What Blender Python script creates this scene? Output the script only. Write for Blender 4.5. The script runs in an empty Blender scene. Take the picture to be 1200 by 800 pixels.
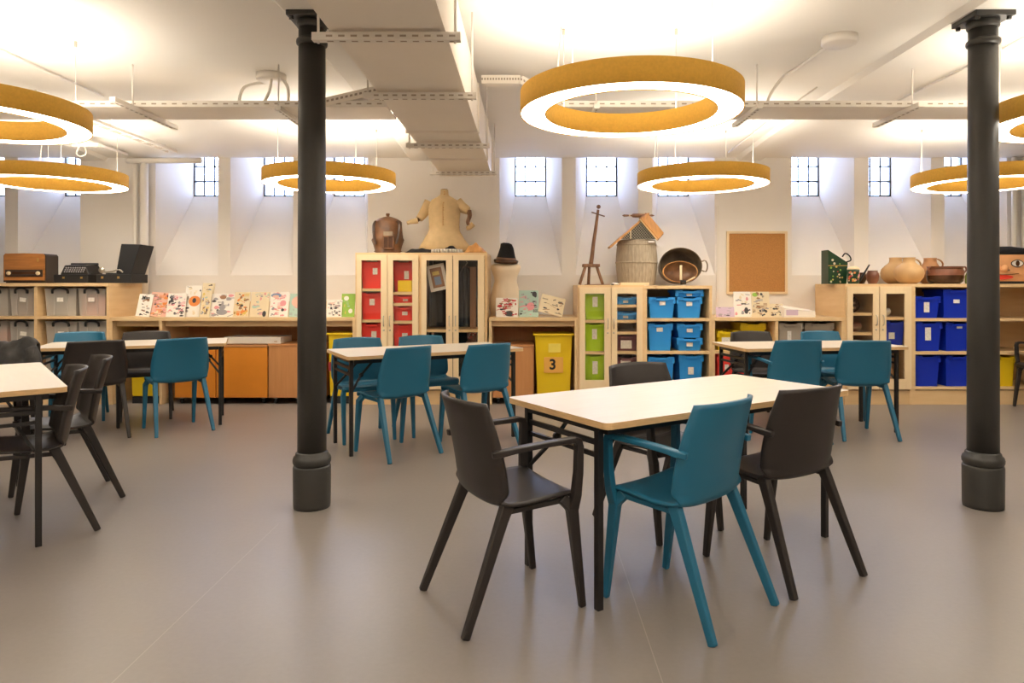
import bpy, math, random
from mathutils import Vector, Matrix
PI = math.pi
C = bpy.context.scene.collection
random.seed(7)

# ------------------------------------------------------------------ camera geometry read off the photograph
F = 800.0; VX = 618.0; VY = 335.0; EYE = 1.29
D = 7.42                       # front of the wall furniture
S = D / F
WALL = 8.2
def fx(px): return (px - VX) * S
def fz(py): return EYE - (py - VY) * S
def at(px, py, d): return Vector(((px - VX) * d / F, d, EYE - (py - VY) * d / F))

# ------------------------------------------------------------------ materials
def mat(name, col, rough=0.5, metal=0.0, noise=0.0, scale=8.0, bump=0.0, bscale=60.0, stretch=None, coat=0.0, col2=None, spec=None):
    m = bpy.data.materials.new(name); m.use_nodes = True
    nt = m.node_tree; b = nt.nodes['Principled BSDF']
    b.inputs['Base Color'].default_value = (*col, 1); b.inputs['Roughness'].default_value = rough
    b.inputs['Metallic'].default_value = metal
    if coat: b.inputs['Coat Weight'].default_value = coat
    if spec is not None: b.inputs['Specular IOR Level'].default_value = spec
    tc = nt.nodes.new('ShaderNodeTexCoord'); mp = nt.nodes.new('ShaderNodeMapping')
    nt.links.new(tc.outputs['Object'], mp.inputs[0])
    if stretch: mp.inputs['Scale'].default_value = stretch
    if noise or col2:
        n = nt.nodes.new('ShaderNodeTexNoise'); n.inputs['Scale'].default_value = scale; n.inputs['Detail'].default_value = 5
        nt.links.new(mp.outputs[0], n.inputs[0])
        r = nt.nodes.new('ShaderNodeValToRGB')
        c2 = col2 if col2 else tuple(max(0, c * (1 - noise)) for c in col)
        c1 = col if col2 else tuple(min(1, c * (1 + noise)) for c in col)
        r.color_ramp.elements[0].position = .3; r.color_ramp.elements[1].position = .7
        r.color_ramp.elements[0].color = (*c2, 1); r.color_ramp.elements[1].color = (*c1, 1)
        nt.links.new(n.outputs[0], r.inputs[0]); nt.links.new(r.outputs[0], b.inputs['Base Color'])
    if bump:
        n2 = nt.nodes.new('ShaderNodeTexNoise'); n2.inputs['Scale'].default_value = bscale
        nt.links.new(mp.outputs[0], n2.inputs[0])
        bp = nt.nodes.new('ShaderNodeBump'); bp.inputs['Strength'].default_value = bump; bp.inputs['Distance'].default_value = .003
        nt.links.new(n2.outputs[0], bp.inputs['Height']); nt.links.new(bp.outputs[0], b.inputs['Normal'])
    return m
def emis(name, col, s):
    m = bpy.data.materials.new(name); m.use_nodes = True; nt = m.node_tree; nt.nodes.clear()
    o = nt.nodes.new('ShaderNodeOutputMaterial'); e = nt.nodes.new('ShaderNodeEmission')
    e.inputs[0].default_value = (*col, 1); e.inputs[1].default_value = s
    nt.links.new(e.outputs[0], o.inputs[0]); return m
def glassy(name, tint, refl=.08, rough=.02):
    m = bpy.data.materials.new(name); m.use_nodes = True; nt = m.node_tree; nt.nodes.clear()
    o = nt.nodes.new('ShaderNodeOutputMaterial'); mx = nt.nodes.new('ShaderNodeMixShader')
    t = nt.nodes.new('ShaderNodeBsdfTransparent'); g = nt.nodes.new('ShaderNodeBsdfGlossy')
    t.inputs[0].default_value = (*tint, 1); g.inputs['Roughness'].default_value = rough
    mx.inputs[0].default_value = refl
    nt.links.new(t.outputs[0], mx.inputs[1]); nt.links.new(g.outputs[0], mx.inputs[2]); nt.links.new(mx.outputs[0], o.inputs[0])
    return m
def translucent_plastic(name, col, alpha):
    m = bpy.data.materials.new(name); m.use_nodes = True; b = m.node_tree.nodes['Principled BSDF']
    b.inputs['Base Color'].default_value = (*col, 1); b.inputs['Alpha'].default_value = alpha; b.inputs['Roughness'].default_value = .25
    return m

M = {}
M['wall'] = mat('wall_paint', (.87, .825, .775), .85, bump=.15, bscale=25, noise=.012, scale=2)
M['ceil'] = mat('ceiling_paint', (.87, .83, .77), .85, noise=.015, scale=1.5)
M['duct'] = mat('painted_duct', (.90, .83, .74), .6, noise=.02, scale=3)
M['pipe'] = mat('painted_pipe', (.84, .79, .72), .5)
M['wood'] = mat('birch_ply', (.80, .575, .315), .42, col2=(.73, .50, .26), scale=2.2, stretch=(1.2, 1.2, 9), noise=.1)
M['woodh'] = mat('birch_ply_horizontal', (.80, .575, .315), .42, col2=(.74, .51, .265), scale=2.2, stretch=(1.2, 9, 9))
M['door'] = mat('birch_door', (.86, .68, .43), .4, col2=(.82, .63, .38), scale=2, stretch=(9, 9, 1.0))
M['maple'] = mat('table_laminate', (.635, .565, .465), .38, col2=(.60, .53, .43), scale=5, stretch=(1, 8, 8))
M['edge'] = mat('table_edge', (.62, .40, .19), .5, noise=.12, scale=20, stretch=(1, 1, 8))
M['beech'] = mat('beech_panel', (.58, .27, .10), .45, col2=(.52, .23, .08), scale=3, stretch=(10, 10, 1))
M['orange'] = mat('orange_panel', (.72, .25, .02), .5, noise=.03)
M['teal'] = mat('teal_plastic', (.010, .125, .222), .42, bump=.06, bscale=500)
M['dark'] = mat('charcoal_plastic', (.022, .0165, .015), .45, bump=.06, bscale=500)
M['blacksteel'] = mat('black_steel', (.012, .010, .010), .4)
M['iron'] = mat('cast_iron_paint', (.036, .034, .031), .42, bump=.2, bscale=40, noise=.08, scale=6)
M['felt'] = mat('mustard_felt', (.72, .40, .055), .9, noise=.06, scale=60, bump=.3, bscale=400)
M['white'] = mat('white_plastic', (.75, .70, .62), .5)
M['label'] = mat('paper_label', (.80, .76, .70), .7, noise=.12, scale=60)
M['chrome'] = mat('brushed_steel', (.55, .50, .43), .35, metal=1)
M['black'] = mat('black_matt', (.010, .010, .012), .6)
M['red'] = mat('red_bin', (.90, .06, .045), .35); M['blue'] = mat('sky_blue_bin', (.03, .31, .80), .35)
M['navy'] = mat('royal_blue_bin', (.004, .03, .50), .35); M['green'] = mat('lime_bin', (.46, .72, .02), .35)
M['yellow'] = mat('yellow_bin', (.82, .57, .008), .35); M['plum'] = mat('plum_bin', (.16, .05, .065), .4)
M['greybin'] = mat('grey_bin', (.42, .36, .29), .4)
M['clear'] = translucent_plastic('clear_crate', (.80, .75, .68), .42)
M['brownbrick'] = mat('brown_contents', (.20, .09, .05), .8, noise=.5, scale=14)
M['pinkc'] = mat('pink_contents', (.62, .25, .18), .8, noise=.4, scale=14)
M['greyc'] = mat('grey_contents', (.32, .28, .24), .8, noise=.5, scale=14)
M['glass'] = glassy('cabinet_glass', (.97, .96, .94), .03)
M['wglass'] = glassy('window_glass', (.97, .98, 1), .05)
M['cork'] = mat('cork', (.50, .235, .07), .9, noise=.12, scale=90, bump=.3, bscale=300)
M['canvas'] = mat('cream_canvas', (.66, .475, .25), .85, noise=.06, scale=18, bump=.4, bscale=120)
M['mann'] = mat('mannequin_cloth', (.84, .70, .52), .85, bump=.2, bscale=200, noise=.03)
M['blackfelt'] = mat('black_velvet', (.006, .005, .006), .95)
M['darkcloth'] = mat('dark_cloth', (.012, .009, .010), .95, noise=.4, scale=20, bump=.6, bscale=30)
M['greycloth'] = mat('dark_grey_coat', (.045, .042, .040), .9, noise=.4, scale=10, bump=.8, bscale=25)
M['leather'] = mat('brown_leather', (.17, .075, .03), .4, noise=.45, scale=9, bump=.5, bscale=30)
M['oldwood'] = mat('old_dark_wood', (.23, .115, .06), .55, noise=.35, scale=8, stretch=(6, 6, 1))
M['midwood'] = mat('honey_wood', (.56, .27, .08), .5, noise=.2, scale=5, stretch=(6, 1, 1))
M['barrel'] = mat('weathered_barrel', (.40, .33, .24), .7, noise=.18, scale=9, stretch=(9, 9, 1.2), bump=.4, bscale=40)
M['zinc'] = mat('old_copper', (.30, .235, .17), .42, metal=.55, noise=.35, scale=9)
M['clay'] = mat('sand_pottery', (.55, .34, .15), .6, noise=.12, scale=7)
M['clay2'] = mat('terracotta_pottery', (.46, .22, .09), .6, noise=.15, scale=7)
M['clayd'] = mat('brown_pottery', (.20, .075, .04), .4, noise=.3, scale=9)
M['glaze'] = mat('dark_brown_glaze', (.06, .025, .012), .25, noise=.4, scale=8)
M['dkgreen'] = mat('dark_green_enamel', (.010, .045, .018), .35, noise=.2, scale=10)
M['bottle'] = mat('green_bottle', (.16, .20, .04), .2)
M['cream'] = mat('cream_paint', (.80, .66, .42), .5)
M['flesh'] = mat('painted_face', (.72, .36, .16), .6, noise=.08, scale=6)
M['lips'] = mat('painted_red', (.62, .04, .02), .5)
M['radiow'] = mat('radio_veneer', (.42, .17, .045), .3, noise=.25, scale=4, stretch=(1, 5, 8))
M['radiob'] = mat('radio_side', (.035, .018, .012), .4)
M['gold'] = mat('gold_rim', (.48, .30, .09), .35, metal=.7)
M['rust'] = mat('mesh_metal', (.42, .38, .30), .5, metal=.3)
M['pap'] = mat('paper_white', (.82, .77, .70), .75)
M['slot'] = mat('slot_shadow', (.42, .35, .28), .8)
M['meshback'] = mat('dark_mesh_backing', (.05, .045, .035), .8)
M['maroon'] = mat('maroon_label', (.30, .02, .025), .6)
pc = {'ink': (.06, .055, .06), 'gry': (.33, .31, .32), 'pnk': (.72, .30, .32), 'org': (.74, .25, .06), 'brn': (.33, .17, .09), 'ylw': (.66, .48, .12),
      'mnt': (.40, .55, .47), 'blu': (.20, .28, .42), 'grn': (.30, .50, .08), 'rd': (.55, .05, .05), 'lil': (.58, .45, .58), 'crm': (.74, .62, .42), 'sal': (.75, .45, .35)}
for k, v in pc.items(): M['p_' + k] = mat('print_' + k, v, .75)
M['up'] = emis('lamp_upper_glow', (1.0, .90, .75), 17.5); M['down'] = emis('lamp_diffuser', (1.0, .90, .75), 15.5)

def floor_mat():
    m = mat('vinyl_floor', (.250, .220, .199), .34, col2=(.226, .198, .179), scale=.9, bump=.05, bscale=120)
    nt = m.node_tree; b = nt.nodes['Principled BSDF']
    src = b.inputs['Base Color'].links[0].from_socket
    tc = nt.nodes.new('ShaderNodeTexCoord'); n = nt.nodes.new('ShaderNodeTexNoise'); n.inputs['Scale'].default_value = 45; n.inputs['Detail'].default_value = 8
    nt.links.new(tc.outputs['Object'], n.inputs[0])
    mx = nt.nodes.new('ShaderNodeMix'); mx.data_type = 'RGBA'; mx.blend_type = 'MULTIPLY'; mx.inputs[0].default_value = 1
    r = nt.nodes.new('ShaderNodeValToRGB'); r.color_ramp.elements[0].color = (.92, .92, .92, 1); r.color_ramp.elements[1].color = (1.06, 1.06, 1.06, 1)
    nt.links.new(n.outputs[0], r.inputs[0]); nt.links.new(src, mx.inputs[6]); nt.links.new(r.outputs[0], mx.inputs[7])
    nt.links.new(mx.outputs[2], b.inputs['Base Color'])
    return m
M['floor'] = floor_mat()
M['seam'] = mat('floor_seam', (.34, .30, .27), .5)

# ------------------------------------------------------------------ mesh builder
class MB:
    def __init__(s): s.v = []; s.f = []; s.m = []; s.sm = []; s.mats = []
    def mi(s, m):
        m = M[m] if isinstance(m, str) else m
        if m not in s.mats: s.mats.append(m)
        return s.mats.index(m)
    def add(s, vs, fs, m, smooth=False, T=None):
        o = len(s.v); k = s.mi(m)
        for p in vs:
            p = Vector(p); s.v.append(tuple(T @ p if T else p))
        for f in fs: s.f.append([i + o for i in f]); s.m.append(k); s.sm.append(smooth)
        return s
    def box(s, x0, x1, y0, y1, z0, z1, m, T=None):
        vs = [(x0, y0, z0), (x1, y0, z0), (x1, y1, z0), (x0, y1, z0), (x0, y0, z1), (x1, y0, z1), (x1, y1, z1), (x0, y1, z1)]
        return s.add(vs, [(0, 3, 2, 1), (4, 5, 6, 7), (0, 1, 5, 4), (1, 2, 6, 5), (2, 3, 7, 6), (3, 0, 4, 7)], m, False, T)
    def lathe(s, prof, m, n=32, T=None, sx=1, sy=1, smooth=True, cap=True):
        vs = []; fs = []
        for r, z in prof:
            for i in range(n):
                a = 2 * PI * i / n; vs.append((r * math.cos(a) * sx, r * math.sin(a) * sy, z))
        for j in range(len(prof) - 1):
            for i in range(n):
                a, b = j * n + i, j * n + (i + 1) % n
                fs.append((a, b, b + n, a + n))
        if cap:
            if prof[0][0] > 1e-5: fs.append(tuple(reversed(range(n))))
            if prof[-1][0] > 1e-5: fs.append(tuple(range((len(prof) - 1) * n, len(prof) * n)))
        return s.add(vs, fs, m, smooth, T)
    def sweep(s, pts, w, h, m, ref=(1, 0, 0), n=4, smooth=False, T=None, closed=False):
        pts = [Vector(p) for p in pts]; k = len(pts); vs = []; fs = []; ref = Vector(ref)
        if not isinstance(w, (list, tuple)): w = [w] * k
        if not isinstance(h, (list, tuple)): h = [h] * k
        for i, p in enumerate(pts):
            if closed: t = (pts[(i + 1) % k] - pts[i - 1])
            else: t = (pts[min(i + 1, k - 1)] - pts[max(i - 1, 0)])
            t.normalize(); a = ref - t * ref.dot(t)
            if a.length < 1e-3: a = Vector((0, 1, 0)) - t * t.y
            a.normalize(); b = t.cross(a)
            sc = 1.0
            if 0 < i < k - 1 and n == 4:
                u1 = (pts[i] - pts[i - 1]).normalized(); u2 = (pts[i + 1] - pts[i]).normalized()
                c = math.sqrt(max(.1, (1 + u1.dot(u2)) / 2)); sc = 1 / c
            if n == 4:
                for q, r in ((-1, -1), (1, -1), (1, 1), (-1, 1)): vs.append(p + a * (q * w[i] / 2) + b * (r * h[i] / 2 * sc))
            else:
                for j in range(n):
                    an = 2 * PI * j / n; vs.append(p + a * (math.cos(an) * w[i] / 2) + b * (math.sin(an) * h[i] / 2))
        R = k if closed else k - 1
        for i in range(R):
            for j in range(n):
                a0 = i * n + j; a1 = i * n + (j + 1) % n; b0 = ((i + 1) % k) * n + j; b1 = ((i + 1) % k) * n + (j + 1) % n
                fs.append((a0, a1, b1, b0))
        if not closed: fs.append(tuple(reversed(range(n)))); fs.append(tuple(range((k - 1) * n, k * n)))
        return s.add(vs, fs, m, smooth, T)
    def tube(s, pts, r, m, n=10, **k): return s.sweep(pts, 2 * r if not isinstance(r, list) else [2 * q for q in r], 2 * r if not isinstance(r, list) else [2 * q for q in r], m, n=n, smooth=True, **k)
    def grid(s, fn, nu, nv, m, smooth=True, T=None):
        vs = [fn(i / nu, j / nv) for j in range(nv + 1) for i in range(nu + 1)]
        fs = [(j * (nu + 1) + i, j * (nu + 1) + i + 1, (j + 1) * (nu + 1) + i + 1, (j + 1) * (nu + 1) + i) for j in range(nv) for i in range(nu)]
        return s.add(vs, fs, m, smooth, T)
    def prism(s, poly, y0, y1, m, T=None):      # polygon in XZ, extruded along Y
        n = len(poly); vs = [(x, y0, z) for x, z in poly] + [(x, y1, z) for x, z in poly]
        fs = [tuple(range(n)), tuple(reversed(range(n, 2 * n)))] + [(i, i + n, (i + 1) % n + n, (i + 1) % n) for i in range(n)]
        return s.add(vs, fs, m, False, T)
    def ell(s, c, r, m, n=20, k=12, T=None):
        prof = [(math.sin(PI * i / k), -math.cos(PI * i / k)) for i in range(k + 1)]; prof[0] = (1e-6, -1); prof[-1] = (1e-6, 1)
        Tm = Matrix.Translation(Vector(c)) @ Matrix.Diagonal((r[0], r[1], r[2], 1))
        if T: Tm = T @ Tm
        return s.lathe(prof, m, n, Tm, cap=False)
    def build(s, name, parent=None, bevel=0, solid=0, sub=0, loc=None, rotz=None):
        me = bpy.data.meshes.new(name); me.from_pydata(s.v, [], s.f)
        for mm in s.mats: me.materials.append(mm)
        me.polygons.foreach_set('material_index', s.m); me.polygons.foreach_set('use_smooth', s.sm); me.update()
        o = bpy.data.objects.new(name, me); C.objects.link(o)
        if parent: o.parent = parent
        if solid:
            q = o.modifiers.new('t', 'SOLIDIFY'); q.thickness = solid; q.offset = 0
        if bevel:
            q = o.modifiers.new('b', 'BEVEL'); q.width = bevel; q.segments = 2; q.limit_method = 'ANGLE'; q.angle_limit = .6
        if sub:
            q = o.modifiers.new('s', 'SUBSURF'); q.levels = sub; q.render_levels = sub
        if loc is not None: o.location = loc
        if rotz is not None: o.rotation_euler.z = rotz
        return o
def tag(o, label, cat, group=None):
    o['label'] = label; o['category'] = cat
    if group: o['group'] = group
    return o
def thing(name, label, cat, loc=(0, 0, 0), rotz=0, group=None):
    o = bpy.data.objects.new(name, None); C.objects.link(o); o.location = loc; o.rotation_euler = (0, 0, rotz)
    o.empty_display_size = .1
    return tag(o, label, cat, group)
def struct(o): o['kind'] = 'structure'; return o
def copy_tree(o, parent=None):
    c = o.copy(); C.objects.link(c)
    if parent: c.parent = parent
    for ch in list(o.children): copy_tree(ch, c)
    return c
def text_mesh(body, size, m, name, parent, loc, extrude=.0006):
    cu = bpy.data.curves.new('txt', 'FONT'); cu.body = body; cu.size = size; cu.align_x = 'CENTER'; cu.align_y = 'CENTER'; cu.extrude = extrude
    cu.offset = size * .03
    t = bpy.data.objects.new('txt', cu); C.objects.link(t)
    dg = bpy.context.evaluated_depsgraph_get(); me = bpy.data.meshes.new_from_object(t.evaluated_get(dg))
    bpy.data.objects.remove(t); me.materials.clear(); me.materials.append(M[m])
    o = bpy.data.objects.new(name, me); C.objects.link(o); o.parent = parent; o.location = loc; o.rotation_euler = (PI / 2, 0, 0)
    return o
def spline(pts, k=5):
    out = []; n = len(pts)
    for i in range(n - 1):
        p0, p1, p2, p3 = [Vector(pts[max(0, min(n - 1, i + q))]) for q in (-1, 0, 1, 2)]
        for j in range(k):
            t = j / k; out.append(.5 * ((2 * p1) + (-p0 + p2) * t + (2 * p0 - 5 * p1 + 4 * p2 - p3) * t * t + (-p0 + 3 * p1 - 3 * p2 + p3) * t ** 3))
    out.append(Vector(pts[-1])); return out

# ================================================================== THE ROOM
XL, XR, YB = -8.0, 8.4, -3.6
ZC, ZW = 2.90, 2.83
b = MB().box(XL - .2, XR + .2, YB - .2, WALL + .05, -.12, 0, 'floor'); struct(b.build('floor'))
sm = MB()
def seam(p, q, w=.004):
    p = Vector((*p, 0)); q = Vector((*q, 0)); t = (q - p).normalized(); nn = Vector((-t.y, t.x, 0)) * w / 2
    sm.add([p - nn, q - nn, q + nn, p + nn], [(0, 1, 2, 3)], 'seam', T=Matrix.Translation((0, 0, .0008)))
seam((.44, .9), (.44, 4.4)); seam((-1.35, 1.2), (-1.35, 3.7)); seam((-3.3, 4.4), (5.0, 4.4), .003)
struct(sm.build('trim_1'))

def ceil_z(y):
    if y < 6.3: return ZC
    t = min(1, (y - 6.3) / (WALL - 6.3)); return ZC - (ZC - ZW) * t * t
ys = [YB - .1, 0, 2, 4, 6.3, 6.8, 7.2, 7.6, 7.9, WALL]
b = MB()
vs = []; fs = []
for y in ys: vs += [(XL - .1, y, ceil_z(y)), (XR + .1, y, ceil_z(y))]
for i in range(len(ys) - 1): fs.append((2 * i, 2 * i + 2, 2 * i + 3, 2 * i + 1))
b.add(vs, fs, 'ceil', True)
b.box(XL - .1, XR + .1, YB - .1, WALL + .02, 3.25, 3.3, 'ceil')
struct(b.build('ceiling'))
for i, X in enumerate((-5.2, -1.262, 2.67, 6.6)):
    b = MB(); w = .13
    v = []
    for y in ys: 
        z = ceil_z(y); v += [(X - w - .05, y, z + .01), (X - w, y, z - .035), (X + w, y, z - .035), (X + w + .05, y, z + .01)]
    f = []
    for k in range(len(ys) - 1):
        for j in range(3): a = 4 * k + j; f.append((a, a + 4, a + 5, a + 1))
    b.add(v, f, 'ceil'); struct(b.build('trim_%d' % (i + 2)))
struct(MB().box(XL - .2, XL, YB - .2, WALL + .6, 0, 3.3, 'wall').build('wall_left'))
struct(MB().box(XR, XR + .2, YB - .2, WALL + .6, 0, 3.3, 'wall').build('wall_right'))
struct(MB().box(XL, XR, YB - .2, YB, 0, 3.3, 'wall').build('wall_front'))

# back wall with splayed window recesses
WB = 8.78; SILL0, SILL1, HEAD1 = 1.42, 2.44, 3.04
rec = [-6.65, -5.745, -4.09, -3.19, -2.29, .04, .955, 1.875, 3.55, 4.475, 5.385]
HW, WW = .375, .20
b = MB()
xs = [XL] + sum([[c - HW, c + HW] for c in rec], []) + [XR]
b.add([(XL, WALL, 0), (XR, WALL, 0), (XR, WALL, SILL0), (XL, WALL, SILL0)], [(0, 1, 2, 3)], 'wall')
for i in range(0, len(xs), 2):
    x0, x1 = xs[i], xs[i + 1]
    b.add([(x0, WALL, SILL0), (x1, WALL, SILL0), (x1, WALL, 3.3), (x0, WALL, 3.3)], [(0, 1, 2, 3)], 'wall')
for c in rec:
    A0, A1 = c - HW, c + HW; B0, B1 = c - WW, c + WW
    b.add([(A0, WALL, SILL0), (A1, WALL, SILL0), (B1, WB, SILL1), (B0, WB, SILL1)], [(0, 1, 2, 3)], 'wall')
    b.add([(A0, WALL, SILL0), (B0, WB, SILL1), (B0, WB, HEAD1), (A0, WALL, ZW)], [(0, 1, 2, 3)], 'wall')
    b.add([(A1, WALL, SILL0), (A1, WALL, ZW), (B1, WB, HEAD1), (B1, WB, SILL1)], [(0, 1, 2, 3)], 'wall')
    b.add([(A0, WALL, ZW), (B0, WB, HEAD1), (B1, WB, HEAD1), (A1, WALL, ZW)], [(0, 1, 2, 3)], 'wall')
# outer skin so that no sky leaks in
e = WB + .3
b.box(XL - .2, XR + .2, WB + .0, e, 0, SILL1, 'wall'); b.box(XL - .2, XR + .2, WB, e, HEAD1, 3.3, 'wall')
xw = [XL - .2] + sum([[c - WW, c + WW] for c in rec], []) + [XR + .2]
for i in range(0, len(xw), 2): b.box(xw[i], xw[i + 1], WB, e, SILL1, HEAD1, 'wall')
b.box(XL - .2, XR + .2, WALL, WB, 3.25, 3.3, 'wall')
struct(b.build('wall_back'))

for i, c in enumerate(rec):
    f = MB(); y0, y1 = WB + .0, WB + .03
    def bar(x0, x1, z0, z1, d=.02): f.box(x0, x1, y0 - .001, y0 + d, z0, z1, 'iron')
    bar(c - WW, c - WW + .018, SILL1, HEAD1, .05); bar(c + WW - .018, c + WW, SILL1, HEAD1, .05)
    bar(c - WW, c + WW, SILL1, SILL1 + .016, .05); bar(c - WW, c + WW, HEAD1 - .016, HEAD1, .05)
    for k in (1, 2): x = c - WW + k * 2 * WW / 3; bar(x - .008, x + .008, SILL1, HEAD1)
    for k in (1, 2): z = SILL1 + k * .193; bar(c - WW, c + WW, z - (.010 if k == 1 else .008), z + (.010 if k == 1 else .008))
    w = struct(f.build('window_%d' % (i + 1)))
    MB().add([(c - WW + .01, y0 + .01, SILL1 + .01), (c + WW - .01, y0 + .01, SILL1 + .01), (c + WW - .01, y0 + .01, HEAD1 - .01), (c - WW + .01, y0 + .01, HEAD1 - .01)], [(0, 1, 2, 3)], 'wglass').build('window_pane', w)

# ================================================================== COLUMNS
def column(X, label):
    t = thing('iron_column', label, 'column', (X, 4.0, 0))
    MB().lathe([(.104, 0), (.106, .02), (.108, .235), (.104, .245)], 'iron', 40).build('base', t)
    MB().lathe([(.085, .24), (.098, .245), (.108, .262), (.109, .28), (.104, .296), (.094, .304), (.092, .318), (.083, .326)], 'iron', 40).build('base_moulding', t)
    MB().lathe([(.0825, .32), (.081, 1.2), (.078, 2.2), (.076, 2.8)], 'iron', 40).build('shaft', t)
    MB().lathe([(.076, 2.69), (.087, 2.70), (.089, 2.712), (.087, 2.724), (.076, 2.734)], 'iron', 40).build('neck_ring', t)
    p = MB().box(-.115, .115, -.115, .115, 2.835, 2.865, 'iron').lathe([(.076, 2.79), (.085, 2.8), (.085, 2.836)], 'iron', 32).build('top_plate', t, bevel=.004)
    for a in (-1, 1):
        for c_ in (-1, 1):
            MB().lathe([(.014, 2.817), (.014, 2.836)], 'iron', 6, T=Matrix.Translation((a * .09, c_ * .09, 0)), smooth=False).build('bolt', p)
column(-1.262, 'dark iron column standing left of the centre, in front of the long desk of magazines')
column(2.67, 'dark iron column at the right, in front of the royal blue bins')

# ================================================================== RING LAMPS
def ring_proto():
    t = thing('ring_lamp', 'x', 'lamp')
    R, r, h = .62, .476, .125
    MB().lathe([(R, 0), (R, h), (R - .005, h), (R - .005, 0), (R, 0)], 'felt', 96, cap=False).build('outer_band', t)
    MB().lathe([(r, 0), (r, h), (r + .005, h), (r + .005, 0), (r, 0)], 'felt', 96, cap=False).build('inner_band', t)
    MB().lathe([(R - .006, .004), (r + .006, .004)], 'down', 64, cap=False, smooth=False).build('lower_diffuser', t)
    MB().lathe([(R - .006, h - .012), (r + .006, h - .012)], 'up', 64, cap=False, smooth=False).build('upper_diffuser', t)
    for a in (50, 130, 230, 310):
        x, y = .548 * math.cos(math.radians(a)), .548 * math.sin(math.radians(a))
        w = MB().tube([(x, y, h - .01), (x, y, ZC - 2.26)], .0022, 'white', 6).build('suspension_wire', t)
        MB().lathe([(.010, 0), (.010, .035)], 'chrome', 12, T=Matrix.Translation((x, y, ZC - 2.26 - .035))).build('ceiling_fixing', w)
    MB().tube([(-.40, .36, h - .01), (-.39, .37, .4), (-.37, .38, ZC - 2.26)], .004, 'white', 6).build('power_cable', t)
    return t
rp = ring_proto()
rings = [(.58, 3.86, 2.26, 'large mustard ring lamp hanging at the top centre, over the front table'),
         (-3.33, 4.08, 2.26, 'mustard ring lamp cut off by the upper left edge, hanging nearest on that side'),
         (3.44, 4.04, 2.26, 'mustard ring lamp cut off by the right edge, above and behind the right column'),
         (1.69, 6.6, 2.26, 'mustard ring lamp hanging above the barrel and sky blue bins'),
         (-1.90, 6.58, 2.26, 'mustard ring lamp hanging behind the left iron column'),
         (-4.54, 6.55, 2.26, 'mustard ring lamp hanging above the old radio at the left'),
         (4.40, 6.58, 2.26, 'mustard ring lamp hanging behind the right iron column'),
         (-1.8, .9, 2.26, 'unseen mustard ring lamp hanging behind the camera, left one of the inner row'),  # this and the rest are out of view, added for the room's lighting
         (.9, .9, 2.26, 'unseen mustard ring lamp hanging behind the camera, right one of the inner row'),
         (-4.6, 1.0, 2.26, 'unseen mustard ring lamp hanging behind the camera by the left wall'),
         (3.9, 1.2, 2.26, 'unseen mustard ring lamp hanging behind the camera by the right wall'),
         (-2.5, -1.9, 2.26, 'unseen mustard ring lamp hanging at the rear of the room, left'),
         (2.0, -1.9, 2.26, 'unseen mustard ring lamp hanging at the rear of the room, right')]
for i, (x, y, z, l) in enumerate(rings):
    o = rp if i == 0 else copy_tree(rp); o.location = (x, y, z); o['label'] = l; o['group'] = 'mustard ring lamps'

# ================================================================== DUCT AND CEILING SERVICES
zb = 2.44
t = thing('ventilation_duct', 'cream rectangular ventilation duct running along the ceiling from the camera to the back wall', 'duct', (0, 0, 0))
b = MB(); b.box(-.89, -.37, -3.2, 7.07, zb, 2.80, 'duct'); b.build('duct_body', t)
for y in (1.9, 5.08, 6.17, 7.06):
    MB().box(-.905, -.355, y - .012, y + .012, zb - .014, 2.80, 'duct').build('flange', t)
for y in (3.07, 4.02, 5.44, 6.75):
    s_ = MB(); s_.box(-.965, -.30, y - .02, y + .02, zb - .05, zb - .015, 'pipe')
    for k in range(11): x = -.90 + k * .055; s_.box(x, x + .028, y - .0215, y - .0195, zb - .037, zb - .028, 'slot')
    for k in range(11): x = -.90 + k * .055; s_.box(x, x + .028, y - .005, y + .005, zb - .0515, zb - .0495, 'slot')
    h = s_.build('hanger_strut', t)
    for x in (-.94, -.325): MB().tube([(x, y, zb - .06), (x, y, ZC)], .006, 'pipe', 8).build('hanger_rod', h)

def tray(x0, x1, label):
    t = thing('cable_tray', label, 'cable tray')
    b = MB(); b.box(x0, x1, 5.0, 5.37, 2.60, 2.606, 'duct'); b.box(x0, x1, 4.995, 5.0, 2.60, 2.645, 'pipe'); b.box(x0, x1, 5.37, 5.375, 2.60, 2.645, 'pipe')
    x = x0 + .05
    while x < x1 - .05: b.box(x, x + .035, 4.993, 4.9955, 2.618, 2.628, 'slot'); x += .075
    b.tube([(x0, 5.06, 2.627), (x1, 5.06, 2.627)], .02, 'pipe', 8); b.tube([(x0, 5.13, 2.622), (x1, 5.13, 2.622)], .015, 'pipe', 8)
    b.build('tray', t); return t
tl = tray(-7.9, -1.03, 'cream perforated cable tray crossing the ceiling left of the duct')
tr = tray(.18, 8.3, 'cream perforated cable tray crossing the ceiling right of the duct')
for p, X, y0, y1 in ((tl, -2.87, 4.72, 5.57), (tl, -1.81, 4.95, 5.5), (tr, 2.80, 4.85, 5.5), (tr, 1.67, 4.9, 5.5), (tr, .5, 4.9, 5.5), (tl, -5.0, 4.9, 5.5)):
    s_ = MB().box(X - .02, X + .02, y0, y1, 2.565, 2.598, 'pipe')
    y = y0 + .04
    while y < y1 - .04: s_.box(X - .006, X + .006, y, y + .03, 2.5635, 2.5655, 'slot'); y += .06
    q = s_.build('support_strut', p)
    MB().tube([(X, 4.965, 2.56), (X, 4.965, ZC)], .006, 'pipe', 8).build('hanger_rod', q)
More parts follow.
